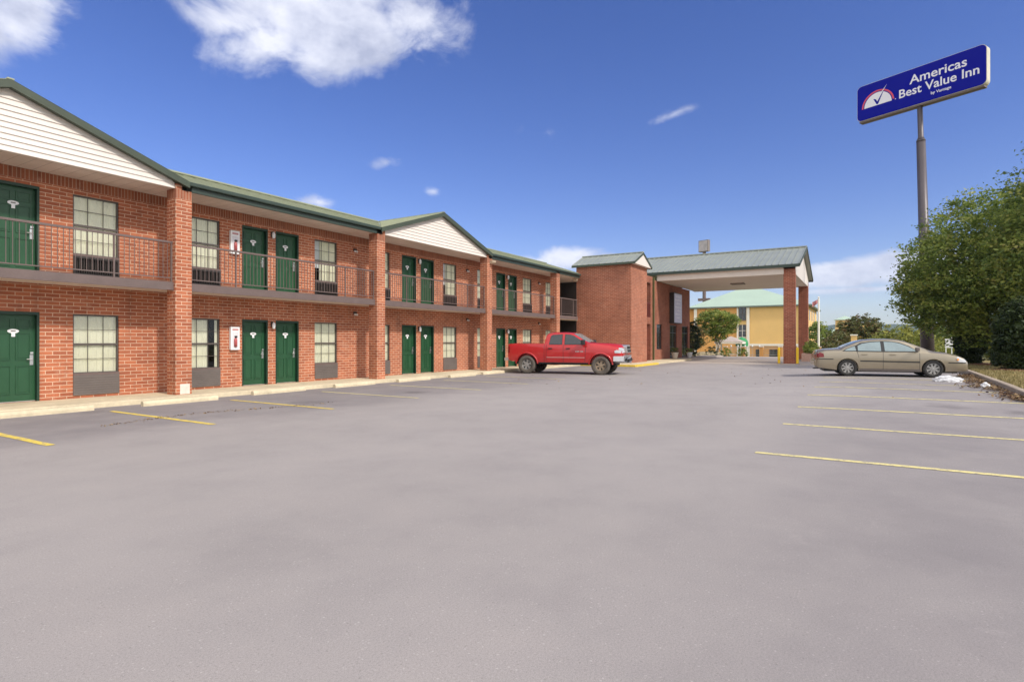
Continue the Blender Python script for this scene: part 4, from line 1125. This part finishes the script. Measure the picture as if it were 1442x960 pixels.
    car.top_patch('windscreen', CARGLASS2, c, .50, 1.22, .93, .93, .012)
    b = MB(); b.box(-.895, -.865, -.62, .62, 1.50, 1.82); b.build('rear_window', CARGLASS, c)
    # crosshair grille
    g = MB(); g.prism([(-.44, 1.0), (.44, 1.0), (.48, 1.30), (.38, 1.37), (-.38, 1.37), (-.48, 1.30)], lambda y, z: (2.62, y, z), lambda y, z: (2.93 - .16 * (z - 1), y, z)); gr = g.build('grille_surround', CHROME, c, bevel=.02)
    for y0, y1 in ((-.40, -.035), (.035, .40)):
        for z0, z1 in ((1.035, 1.145), (1.185, 1.29)): MB().box(2.80, 2.935 - .16 * (z0 - 1), y0, y1, z0, z1).build('grille_mesh', BLACKP, gr)
    b = MB(); b.prism([(-.99, .62), (-.97, .86), (-.6, .90), (.6, .90), (.97, .86), (.99, .62), (.6, .54), (-.6, .54)], lambda y, z: (2.36, y, z), lambda y, z: (3.0 - .16 * y * y, y, z)); bp = b.build('front_bumper', CHROME, c, bevel=.02)
    MB().box(2.90, 3.005, -.42, .42, .62, .72).build('bumper_intake', BLACKP, bp)
    for y in (-.72, .72): MB().lathe([(.001, 0), (.06, 0), (.06, .03)], 14, axis='y').build('fog_lamp', BLACKP, bp, loc=(2.89, y, .70))
    b = MB(); b.box(2.62, 2.80, -.86, .86, .88, 1.0); b.build('front_valance', REDCAR, c, bevel=.02)
    b = MB(); b.box(-2.96, -2.74, -.9, .9, .60, .74); b.build('rear_bumper', CHROME, c, bevel=.02)
    b = MB(); b.box(-2.6, 2.4, -.45, .45, .42, .56); b.tube([(-1.785, -.8, .44), (-1.785, .8, .44)], .06, 10); b.tube([(1.785, -.8, .44), (1.785, .8, .44)], .06, 10); b.tube([(-1.785, 0, .3), (-1.785, 0, .58)], .14, 12); b.build('chassis', BLACKP, c)
    MB().box(-.80, -.76, -.3, .3, 1.96, 1.99).build('brake_light', LAMPR, c)
    c.rotation_euler = (0, 0, R(-79.8))
    return c
pickup()

# ------------------------------------------------------------------ pole sign
def pole_sign():
    W, H, T = 7.9, 2.62, .55
    s = empty('pole_sign', (49.2, -3.85, 0), label='tall blue motel sign on a grey steel pole above the trees', cat='sign')
    lean = Vector((-.10, .42, 16.0))
    p = MB(); p.tube([(0, 0, -.1), lean * .2, lean * .42, lean * .972], [.42, .38, .32, .27], 28); p.build('pole', POLE, s, smooth=True)
    p = MB(); p.tube([lean * .965, lean * .985, lean * 1.14], [.29, .17, .16], 28); p.build('upper_pole', POLE, s, smooth=True)
    p = MB(); p.box(-.6, .6, -.6, .6, -.1, .12); p.build('footing', CONC, s)
    box = bpy.data.objects.new('sign_box', None)
    # rounded box
    def rr(w, h, r, n=6):
        o = []
        for cx_, cz_, a0 in ((w / 2 - r, h / 2 - r, 0), (-w / 2 + r, h / 2 - r, 90), (-w / 2 + r, -h / 2 + r, 180), (w / 2 - r, -h / 2 + r, 270)):
            for i in range(n + 1): a = R(a0 + 90 * i / n); o.append((cx_ + r * math.cos(a), cz_ + r * math.sin(a)))
        return o
    b = MB(); b.prism(rr(W, H, .32), lambda x, z: (x, -T / 2, z), lambda x, z: (x, T / 2, z)); box = b.build('sign_box', mat('cream_sign_cabinet', (.60, .56, .44), .5), s)
    b = MB(); b.prism(rr(W - .06, H - .06, .30), lambda x, z: (x, -T / 2 - .03, z), lambda x, z: (x, -T / 2 + .01, z)); f = b.build('sign_face', mat('blue_sign_face', (.006, .009, .27), .8, var=.06, spec=.12), box)
    b = MB(); b.prism(rr(W - .06, H - .06, .30), lambda x, z: (x, T / 2 - .01, z), lambda x, z: (x, T / 2 + .03, z)); b.build('sign_face', MATS['blue_sign_face'], box)
    WT = mat('white_sign_lettering', (.78, .76, .80), .5, var=.03); RD = mat('red_arc_vinyl', (.62, .06, .10), .5, var=.05); yf = -T / 2 - .03
    X = Matrix.Translation((0, yf - .003, 0)) @ Matrix.Rotation(R(90), 4, 'X')
    def txt(body, size, x, z, sx=1, off=.012): text_mesh(body, size, 'lettering', WT, box, Matrix.Translation((x, yf - .003, z)) @ Matrix.Rotation(R(90), 4, 'X'), .004, off, 'LEFT', 0, sx)
    txt('Americas', .86, -.42, .26, 1.03, .012); txt('Best Value Inn', .84, -1.14, -.50, .975, .012); txt('by Vantage', .27, .85, -.90, 1, .004)
    # emblem: red arc over white dome with blue check mark
    cx_, cz_ = -2.50, -.46; ro, ri = 1.10, .96
    def arc(r0, r1, a0, a1, m, name, y):
        b = MB(); n = 28
        for i in range(n + 1): a = R(a0 + (a1 - a0) * i / n); b.v += [(cx_ + r0 * math.cos(a), y, cz_ + r0 * math.sin(a)), (cx_ + r1 * math.cos(a), y, cz_ + r1 * math.sin(a))]
        for i in range(n): k = 2 * i; b.f.append((k, k + 1, k + 3, k + 2))
        b.build(name, m, box)
    arc(ri + .03, ro, 5, 180, RD, 'red_arc', yf - .004); arc(.001, ri - .03, 0, 180, WT, 'white_dome', yf - .004)
    b = MB(); b.quad((cx_ + 1.14, yf - .004, cz_), (cx_ + 1.2, yf - .004, cz_), (cx_ + 1.2, yf - .004, cz_ + .06), (cx_ + 1.14, yf - .004, cz_ + .06)); b.build('mark_dot', WT, box)
    ck = [(-.26, .50), (-.12, .44), (-.02, .24), (.30, .86), (.42, 1.0), (.02, .04), (-.06, .04), (-.2, .3)]
    ck = [(-.30, .52), (-.14, .46), (-.03, .26), (.36, .90), (.40, .92), (.02, .06), (-.08, .06), (-.22, .36)]
    b = MB(); b.prism(ck, lambda x, z: (cx_ + x, yf - .010, cz_ + z), lambda x, z: (cx_ + x, yf - .005, cz_ + z)); b.build('check_mark', MATS['blue_sign_face'], box)
    b = MB(); b.prism([(.22, .84), (.30, .82), (.62, 1.30)], lambda x, z: (cx_ + x, yf - .014, cz_ + z), lambda x, z: (cx_ + x, yf - .011, cz_ + z)); b.build('check_tip', WT, box)
    # face normal: local -y ; sign runs along the direction found on the photo
    d = Vector((-.428, -.904, 0))
    ang = math.atan2(d.y, d.x)
    box.rotation_euler = (0, 0, ang); box.location = (lean.x + .07, lean.y + .12, 19.30)
    k = MB(); k.box(-W / 2 + .15, W / 2 - .15, -T / 2 + .02, T / 2 - .02, -H / 2 - .10, -H / 2 + .01); k.build('bottom_rail', BROWN, box)
    return s
pole_sign()

# litter: two white plastic bags
def bag(loc, sx, sy, sz, seed, lab, rz=0):
    bm = bmesh.new(); bmesh.ops.create_icosphere(bm, subdivisions=5, radius=1)
    for v in bm.verts:
        n_ = mnoise.fractal(v.co * 1.7 + Vector((seed, 0, 0)), 1.1, 2.1, 4); v.co *= 1 + .30 * n_ + .03 * abs(mnoise.noise(v.co * 5 + Vector((seed, 3, 0))))
        v.co.x *= sx; v.co.y *= sy; v.co.z = max(-.25, v.co.z) * sz
    me = bpy.data.meshes.new('plastic_bag'); bm.to_mesh(me); bm.free(); me.materials.append(mat('creased_white_plastic', (.62, .62, .63), .5, var=.15, scale=8))
    o = bpy.data.objects.new('plastic_bag', me); col.objects.link(o); o.location = loc; o.rotation_euler = (0, 0, rz); tag(o, lab, 'plastic bag')
u, v = 24.2, -2.45; bag((u, v, gz(u, v) + .04), .16, .40, .16, 4, 'large crumpled white plastic bag under the sedan nose', R(8))
u, v = 21.6, -3.05; bag((u, v, gz(u, v) + .03), .10, .12, .14, 9, 'small white plastic bag among the gutter leaves', R(30))

# ------------------------------------------------------------------ yellow hotel and its garden
hot = empty('hotel_building', (110, 16, -2), label='three storey yellow stucco hotel with mint green hip roof', cat='building')
def PH(o): o.parent = hot; o.matrix_parent_inverse = Matrix.Translation(-hot.location); return o
H0, H1, HZ = 7.4, 25.0, 7.25
b = MB(); b.box(100, 121, H0, 20.2, -3.5, HZ); PH(b.build('wall', STUCCO))
b = MB(); b.box(100.4, 121, 20.2, 28.5, -3.5, HZ - .1); PH(b.build('wall', STUCCO_O))
b = MB(); b.box(99.9, 100.35, 17.7, 24.6, -3.5, HZ); PH(b.build('bay_wall', STUCCO_O))
r = MB(); e = .6; A = (99.6, H0 - e, HZ); B = (99.6, 25.6, HZ); C_ = (121.6, 25.6, HZ); D_ = (121.6, H0 - e, HZ); E_ = (110, 15.4, 10.75); F_ = (110, 19.6, 10.75)
r.quad(A, B, F_, E_); r.quad(B, C_, F_); r.quad(C_, D_, E_, F_); r.quad(D_, A, E_)
PH(r.build('roof', MINT))
r = MB(); r.box(99.5, 121.7, H0 - e - .1, 25.7, HZ - .22, HZ - .02); PH(r.build('eave', mat('grey_green_fascia', (.16, .2, .18), .6)))
WH = mat('white_stucco_trim', (.82, .76, .66), .8, var=.04)

for i_, (y0_, y1_, z0_, z1_) in enumerate(((17.45, 17.695, -3, HZ - .25), (15.75, 16.2, -3, HZ - .25), (24.1, 24.6, -3, HZ - .25), (7.3, 7.75, -3, HZ - .25), (7.76, 15.74, .75, 1.1))):
    PH(MB().box(99.78, 99.895, y0_, y1_, z0_, z1_).build('white_trim', WH))
PH(MB().box(99.90, 99.99, 7.8, 15.7, -3, .745).build('orange_wainscot', STUCCO_O))
for y0_, w_ in ((8.2, .9), (11.2, 1.6), (13.6, 1.2)): PH(MB().box(99.85, 99.895, y0_, y0_ + w_, -1.2, .2).build('ground_window', GLASSD))
for zt in (5.0, 2.2, -.6):
    o = PH(MB().box(99.9, 99.99, 16.3, 17.4, zt, zt + 2.0).build('window', GLASSD))
    f = MB(); f.box(99.86, 99.95, 16.82, 16.88, zt, zt + 2); f.box(99.86, 99.95, 16.3, 17.4, zt + 1.0, zt + 1.06); f.box(99.84, 99.9, 16.3, 17.4, zt - .12, zt); f.build('window_frame', WH if zt < 3 else BROWN, o); f_ = o.children[-1]
for u in (104, 109, 114):
    for zt in (4.9, 2.1):
        PH(MB().box(u, u + 1.6, H0 - .02, H0 + .02, zt, zt + 1.7).build('window', GLASSD))
# gazebo, umbrella, fence
gz_ = empty('gazebo', (69.4, 12.95, -.5), label='small open pavilion with a low pale roof left of the green umbrella', cat='gazebo')
r = MB(); z0, z1 = 1.95, 2.6; s = 1.5
for i in range(4):
    c_ = [(-s, -s), (s, -s), (s, s), (-s, s)]; a, c2 = c_[i], c_[(i + 1) % 4]; r.quad((*a, z0), (*c2, z0), (0, 0, z1))
r.quad((-s, -s, z0 - .01), (s, -s, z0 - .01), (s, s, z0 - .01), (-s, s, z0 - .01)); r.build('roof', mat('pale_tan_shingle', (.46, .38, .33), .8), gz_)
r = MB(); r.box(-s, s, -s, -s + .08, z0 - .22, z0 - .02); r.box(-s, s, s - .08, s, z0 - .22, z0 - .02); r.box(-s, -s + .08, -s + .08, s - .08, z0 - .22, z0 - .02); r.box(s - .08, s, -s + .08, s - .08, z0 - .22, z0 - .02); r.build('fascia', WH, gz_)
for x in (-1.3, 1.3):
    for y in (-1.3, 1.3): MB().box(x - .08, x + .08, y - .08, y + .08, 0, z0 - .22).build('post', WH, gz_)
um = empty('umbrella', (70.5, 11.95, -.5), label='closed-in green patio umbrella at the hotel pool', cat='umbrella')
b = MB(); b.lathe([(.68, 1.45), (.70, 1.75), (.62, 2.1), (.4, 2.35), (.001, 2.5)], 16); b.lathe([(.001, 1.45), (.68, 1.45)], 16); b.build('canopy', mat('green_canvas', (.03, .26, .09), .7), um, smooth=True)
MB().tube([(0, 0, 0), (0, 0, 2.5)], .03, 8).build('pole', SILVER, um)
fe = empty('pool_fence', (58, 8, -.1), label='low orange pillared pool wall with white coping beyond the canopy', cat='fence')
def PF(o): o.parent = fe; o.matrix_parent_inverse = Matrix.Translation(-fe.location); return o
FA, FB = Vector((61.5, 12.0, 0)), Vector((62.5, 3.6, 0)); dF = FB - FA
r = MB()
for i in range(6):
    q = FA + dF * i / 5; PF(MB().box(q.x - .17, q.x + .17, q.y - .17, q.y + .17, -.2, .95).build('post', STUCCO_O))
    PF(MB().box(q.x - .2, q.x + .2, q.y - .2, q.y + .2, .95, 1.02).build('post_cap', WH))
for i in range(5):
    a = FA + dF * i / 5; c_ = FA + dF * (i + 1) / 5
    r = MB(); r.bar((a.x, a.y - .2, .9), (c_.x, c_.y + .2, .9), .04); r.bar((a.x, a.y - .2, .15), (c_.x, c_.y + .2, .15), .04)
    for k in range(1, 14): q = a.lerp(c_, k / 14); r.bar((q.x, q.y, .15), (q.x, q.y, .9), .02)
    PF(r.build('fence_panel', mat('grey_fence', (.38, .37, .36), .6)))
# white globes standing in for poolside umbrellas and chairs
ball = None
for i in range(5):
    q = Vector((66, 12.3 - i * .72, -.3))
    if ball is None:
        ball = empty('white_globe'); MB().lathe([(.001, 1.20), (.07, 1.23), (.10, 1.31), (.07, 1.39), (.001, 1.41)], 12).build('globe', WHITEP, ball, smooth=True); MB().tube([(0, 0, 0), (0, 0, 1.21)], .02, 6).build('stem', SILVER, ball); o = ball
    else: o = copy_tree(ball)
    o.location = q; tag(o, 'small white globe for poolside furniture, in the line above the pool fence', 'lamp', 'white globes by the hotel pool')
# tan earth bank and curb beyond the lobby
b = MB(); pts = []
n = 24
for i in range(n + 1):
    u = 57.5 + i * .55
    for j in range(9):
        v = 12.2 + j * .7; b.v.append((u, v, .02 + .38 * math.sin(math.pi * min(1, max(0, (v - 12.0) / 5))) * math.sin(math.pi * i / n) ** .6))
for i in range(n):
    for j in range(8): a = i * 9 + j; b.f.append((a, a + 9, a + 10, a + 1))
tag(b.build('earth_bank', mat('dry_tan_soil', (.42, .34, .20), .95, var=.2, scale=2, bmp=.5), smooth=True), kind='structure')
# garden shrubs
for i, (u, v, s_, mm, lab) in enumerate(((60.2, 11.7, .42, LEAF, 'small green shrub at the left end of the pool fence'), (60.5, 10.2, .40, LEAF, 'small green shrub in front of the pool fence gate'), (59.4, 12.9, .5, LEAF_D, 'dark low shrub below the small round tree'))):
    tree('small_shrub', lab, 'shrub', (u, v, .0), .15, .02, [(0, 0, s_, s_ * 1.2, s_ * 1.2, s_)], 1200, .05, mm, seed=90 + i, clump=.12, limbs=3)
# flagpole
fp = empty('flagpole', (67.8, 3.95, -.3), label='white flagpole with small red and white flag right of the canopy', cat='flagpole')
MB().tube([(0, 0, 0), (0, 0, 6.3)], [.11, .085], 12).build('pole', WH, fp); MB().lathe([(.001, 6.3), (.12, 6.4), (.001, 6.5)], 10).build('finial', WH, fp)
b = MB()
for i in range(9):
    t = i / 8; b.v += [(-.1 * math.sin(t * 7), .1 + t * .5, 6.15 - .25 * t), (-.1 * math.sin(t * 7 + .5), .1 + t * .45, 5.75 - .35 * t)]
for i in range(8): k = 2 * i; b.f.append((k, k + 2, k + 3, k + 1))
b.build('flag', mat('faded_red_flag', (.55, .22, .22), .8, var=.6, scale=4), fp)
# tall far sign
bs = empty('roadside_sign', (143.9, 33.0, -3), label='far grey square sign on a tall pole above the canopy roof', cat='sign')
MB().tube([(0, 0, 0), (0, 0, 27.2)], .42, 12).build('pole', BROWN, bs)
o = MB().box(-.45, .45, -1.3, 1.3, 26.2, 29.0).build('sign_box', mat('brown_grey_cabinet', (.20, .17, .15), .6), bs); o.rotation_euler = (0, 0, R(-22))
q = MB().box(-.52, -.45, -1.15, 1.15, 26.35, 28.85).build('sign_face', mat('weathered_sign_face', (.42, .38, .38), .6, var=.3, scale=1.2), o)
MB().box(-.5, .5, -1.4, 1.4, 14.3, 14.9).build('light_bar', BROWN, bs)
# second far hotel and low roof
h2 = empty('hotel_building', (231, 5.4, -4), label='distant yellow tower block with small mint roof on the horizon', cat='building')
MB().box(-3, 3, -2.8, 2.8, -2, 12.8).build('wall', STUCCO, h2)
r = MB()
for i in range(4):
    c_ = [(-3.5, -3.3), (3.5, -3.3), (3.5, 3.3), (-3.5, 3.3)]; a, c2 = c_[i], c_[(i + 1) % 4]; r.quad((*a, 12.8), (*c2, 12.8), (0, 0, 14.3))
r.build('roof', MINT, h2); MB().box(2, 14, -9.5, -2.85, -2, 11.6).build('wing', STUCCO, h2)
h3 = empty('low_pavilion', (137.5, 5.1, -3), label='low building with pale mint hip roof beyond the bushes', cat='building')
MB().box(-2, 2, -2.6, 2.6, -1, 4.6).build('wall', WH, h3)
r = MB()
for i in range(4):
    c_ = [(-3, -3.6), (3, -3.6), (3, 3.6), (-3, 3.6)]; a, c2 = c_[i], c_[(i + 1) % 4]; r.quad((*a, 4.6), (*c2, 4.6), (0, 0, 7.0))
r.build('roof', MINT, h3)
# white van and post far under trees
vn = empty('parked_van', (92, -6.9, -1.25), R(200), label='white van parked far away beside the sign pole', cat='van')
st = [(-2.3, .85, .35, 1.1, 1.9, .75), (-2.2, .9, .3, 1.15, 2.0, .8), (.9, .9, .3, 1.15, 2.0, .8), (1.3, .9, .3, 1.1, 1.7, .8), (1.7, .9, .3, 1.05, 1.2, .82), (2.25, .85, .3, .9, 1.0, .75), (2.35, .75, .4, .7, .8, .6)]
cv = Car(st); cv.body('body', WHITEP, vn, [(-1.4, .32, .38, .3), (1.4, .32, .38, .3)], dx=.3)
for sg in (-1, 1):
    cv.patch('side_window', CARGLASS, vn, [(-1.9, 1.25), (-1.9, 1.75), (.9, 1.75), (1.25, 1.25)], sg)
    for x in (-1.4, 1.4): wheel(vn, x, sg * .78, .32, .2, sg, RUBBER, RIM, 5)
cv.top_patch('windscreen', CARGLASS, vn, .95, 1.65, .9, .9)
pt = empty('notice_board', (68.7, -7.0, 0), label='small white notice board on twin posts under the big crown', cat='sign')
for y in (-.22, .22): MB().box(-.04, .04, y - .04, y + .04, 0, 1.9).build('post', WHITEP, pt)
MB().box(-.06, -.04, -.3, .3, .9, 1.75).build('board', WHITEP, pt)
# orange stucco gate pier far behind sedan roof
pq = empty('gate_pier', (82, .95, -.7), label='pale orange stucco pier rising behind the sedan roof', cat='pillar')
MB().box(-.3, .3, -.33, .33, 0, 2.9).build('shaft', STUCCO, pq); MB().box(-.38, .38, -.4, .4, 2.9, 3.05).build('cap', WH, pq)

# ------------------------------------------------------------------ world
w = bpy.data.worlds.new('World'); scene.world = w; w.use_nodes = True; nt = w.node_tree
bg = nt.nodes['Background']
SUN_AZ = -101.0; SUN_EL = 40.0      # direction toward the sun, azimuth from +X counter-clockwise
sky = nt.nodes.new('ShaderNodeTexSky'); sky.sky_type = 'NISHITA'; sky.sun_disc = False
sky.sun_elevation = R(SUN_EL); sky.sun_rotation = R(90 - SUN_AZ); sky.altitude = 200; sky.air_density = 1.0; sky.dust_density = .15; sky.ozone_density = 2.0
hs = nt.nodes.new('ShaderNodeHueSaturation'); hs.inputs['Saturation'].default_value = 1.25; hs.inputs['Value'].default_value = 1.0
hs.inputs['Hue'].default_value = .515
nt.links.new(sky.outputs[0], hs.inputs['Color'])
tc_ = nt.nodes.new('ShaderNodeTexCoord'); D = tc_.outputs['Generated']
sp = nt.nodes.new('ShaderNodeSeparateXYZ'); nt.links.new(D, sp.inputs[0])
az = mathn(nt, 'ARCTAN2', sp.outputs[1], sp.outputs[0]); el = mathn(nt, 'ARCSINE', sp.outputs[2])
CL = [ # az, el, r_az, r_el, tilt, strength
 (.905, .495, .20, .075, -.12, 1.5), (.85, .455, .125, .050, 0, 1.35), (.99, .47, .10, .040, .1, 1.2), (.72, .505, .085, .05, -.25, 1.1), (.90, .55, .24, .08, 0, 1.5), (.94, .452, .11, .045, .2, 1.2),
 (1.255, .41, .055, .05, .7, 1.25), (1.33, .38, .11, .055, .3, 1.3), (1.31, .44, .08, .04, .3, 1.0),
 (.455, .143, .060, .024, 0, 1.4), (.41, .138, .05, .013, 0, 1.0), (.505, .138, .045, .012, 0, .9),
 (.03, .100, .085, .020, 0, 2.0), (-.06, .106, .10, .024, 0, 2.0), (.0, .076, .12, .006, 0, 1.0), (.09, .086, .06, .008, 0, .9), (.33, .088, .12, .010, 0, .5),
 (.765, .293, .035, .012, .1, .55), (.685, .252, .022, .010, 0, .62), (.87, .224, .035, .014, 0, 1.0), (.27, .364, .040, .008, .25, .50), (.50, .345, .05, .012, 0, .28),
 (-.6, .4, .25, .1, 0, .9), (2.2, .5, .35, .12, 0, .9), (-1.8, .35, .3, .12, 0, .9), (3.0, .3, .3, .1, 0, .9), (-2.6, .6, .35, .12, 0, .9)]
def vmath(op, a, b=None):
    n = nt.nodes.new('ShaderNodeVectorMath'); n.operation = op
    for i, v in enumerate((a, b)):
        if v is None: continue
        if isinstance(v, tuple): n.inputs[i].default_value = v
        else: nt.links.new(v, n.inputs[i])
    return n
big = nt.nodes.new('ShaderNodeCombineXYZ'); nt.links.new(az, big.inputs[0]); nt.links.new(el, big.inputs[1])
mask = None; low = None
for a0, e0, ra, re, tl, stg in CL:
    d = vmath('SUBTRACT', big.outputs[0], (a0, e0, 0)).outputs[0]
    ro_ = nt.nodes.new('ShaderNodeVectorRotate'); ro_.rotation_type = 'Z_AXIS'; ro_.inputs['Angle'].default_value = tl; nt.links.new(d, ro_.inputs['Vector'])
    q = vmath('DIVIDE', ro_.outputs[0], (ra, re, 1)).outputs[0]
    L = vmath('LENGTH', q).outputs['Value']
    m_ = mathn(nt, 'MULTIPLY', mathn(nt, 'SUBTRACT', 1.25, L), stg)
    mask = m_ if mask is None else mathn(nt, 'MAXIMUM', mask, m_)
st_ = vmath('MULTIPLY', big.outputs[0], (1.0, 1.55, 1)).outputs[0]
f1 = noise(nt, st_, 9, 9, .62, .35); f2 = noise(nt, st_, 30, 6, .6)
dens = mathn(nt, 'ADD', mathn(nt, 'MULTIPLY_ADD', mathn(nt, 'SUBTRACT', f1, .5), 2.5, mask), mathn(nt, 'MULTIPLY', mathn(nt, 'SUBTRACT', f2, .5), .5))
mr = nt.nodes.new('ShaderNodeMapRange'); mr.interpolation_type = 'SMOOTHSTEP'; mr.inputs[1].default_value = .10; mr.inputs[2].default_value = 1.15; nt.links.new(dens, mr.inputs[0])
cov = mathn(nt, 'MULTIPLY', mr.outputs[0], .93)
f3 = noise(nt, vmath('ADD', st_, (.0, .03, 0)).outputs[0], 9, 5, .5, .35)
ccol = ramp(nt, mathn(nt, 'ADD', mathn(nt, 'MULTIPLY', f3, .7), mathn(nt, 'MULTIPLY', f2, .3)), [(.36, (6.1, 6.2, 6.8)), (.5, (4.7, 4.9, 5.8)), (.66, (3.1, 3.35, 4.4))])
skyc = mixc(nt, cov, mixc(nt, 1.0, hs.outputs[0], (.80, .735, .87), 'MULTIPLY'), ccol)
# added broken cloud cover out of view, white fill light for facade and lot
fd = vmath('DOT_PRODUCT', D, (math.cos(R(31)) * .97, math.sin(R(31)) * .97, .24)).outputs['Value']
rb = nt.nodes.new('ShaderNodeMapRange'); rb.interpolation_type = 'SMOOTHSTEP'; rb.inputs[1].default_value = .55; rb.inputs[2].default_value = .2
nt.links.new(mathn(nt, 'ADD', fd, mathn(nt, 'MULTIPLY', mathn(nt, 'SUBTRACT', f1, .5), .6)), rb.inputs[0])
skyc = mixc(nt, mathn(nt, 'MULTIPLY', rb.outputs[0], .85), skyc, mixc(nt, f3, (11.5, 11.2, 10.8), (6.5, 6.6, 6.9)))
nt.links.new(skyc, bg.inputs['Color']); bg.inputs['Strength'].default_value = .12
SKY_RAMP = ccol

sun = bpy.data.lights.new('sun', 'SUN'); sun.energy = 2.4; sun.angle = R(4); sun.color = (1, .94, .86)
so = bpy.data.objects.new('sun', sun); col.objects.link(so)
dv = Vector((math.cos(R(SUN_AZ)) * math.cos(R(SUN_EL)), math.sin(R(SUN_AZ)) * math.cos(R(SUN_EL)), math.sin(R(SUN_EL))))
so.rotation_euler = dv.to_track_quat('Z', 'Y').to_euler(); so.location = (0, 0, 60)

hz = MB().box(-3100, 5300, -4300, 4300, -60, 170).build('haze', LAND)
hm = bpy.data.materials.new('haze'); hm.use_nodes = True; hn = hm.node_tree; hn.nodes.remove(hn.nodes['Principled BSDF'])
pv = hn.nodes.new('ShaderNodeVolumePrincipled'); pv.inputs['Color'].default_value = (.62, .80, 1, 1); pv.inputs['Density'].default_value = .00013; pv.inputs['Anisotropy'].default_value = .2
hn.links.new(pv.outputs[0], hn.nodes['Material Output'].inputs['Volume'])
hz.data.materials.clear(); hz.data.materials.append(hm); tag(hz, kind='stuff')
# ------------------------------------------------------------------ camera
cam = bpy.data.cameras.new('camera'); co = bpy.data.objects.new('camera', cam); col.objects.link(co)
co.location = (0, 0, CAM_H); co.rotation_euler = (R(90), 0, R(31.4 - 90)); cam.sensor_width = 36; cam.lens = 20.22; cam.clip_end = 9000; cam.clip_start = .1
scene.camera = co
vs = scene.view_settings; vs.view_transform = 'Standard'; vs.look = 'None'; vs.exposure = .50; vs.gamma = 1
scene.cycles.max_bounces = 8; scene.cycles.transparent_max_bounces = 12
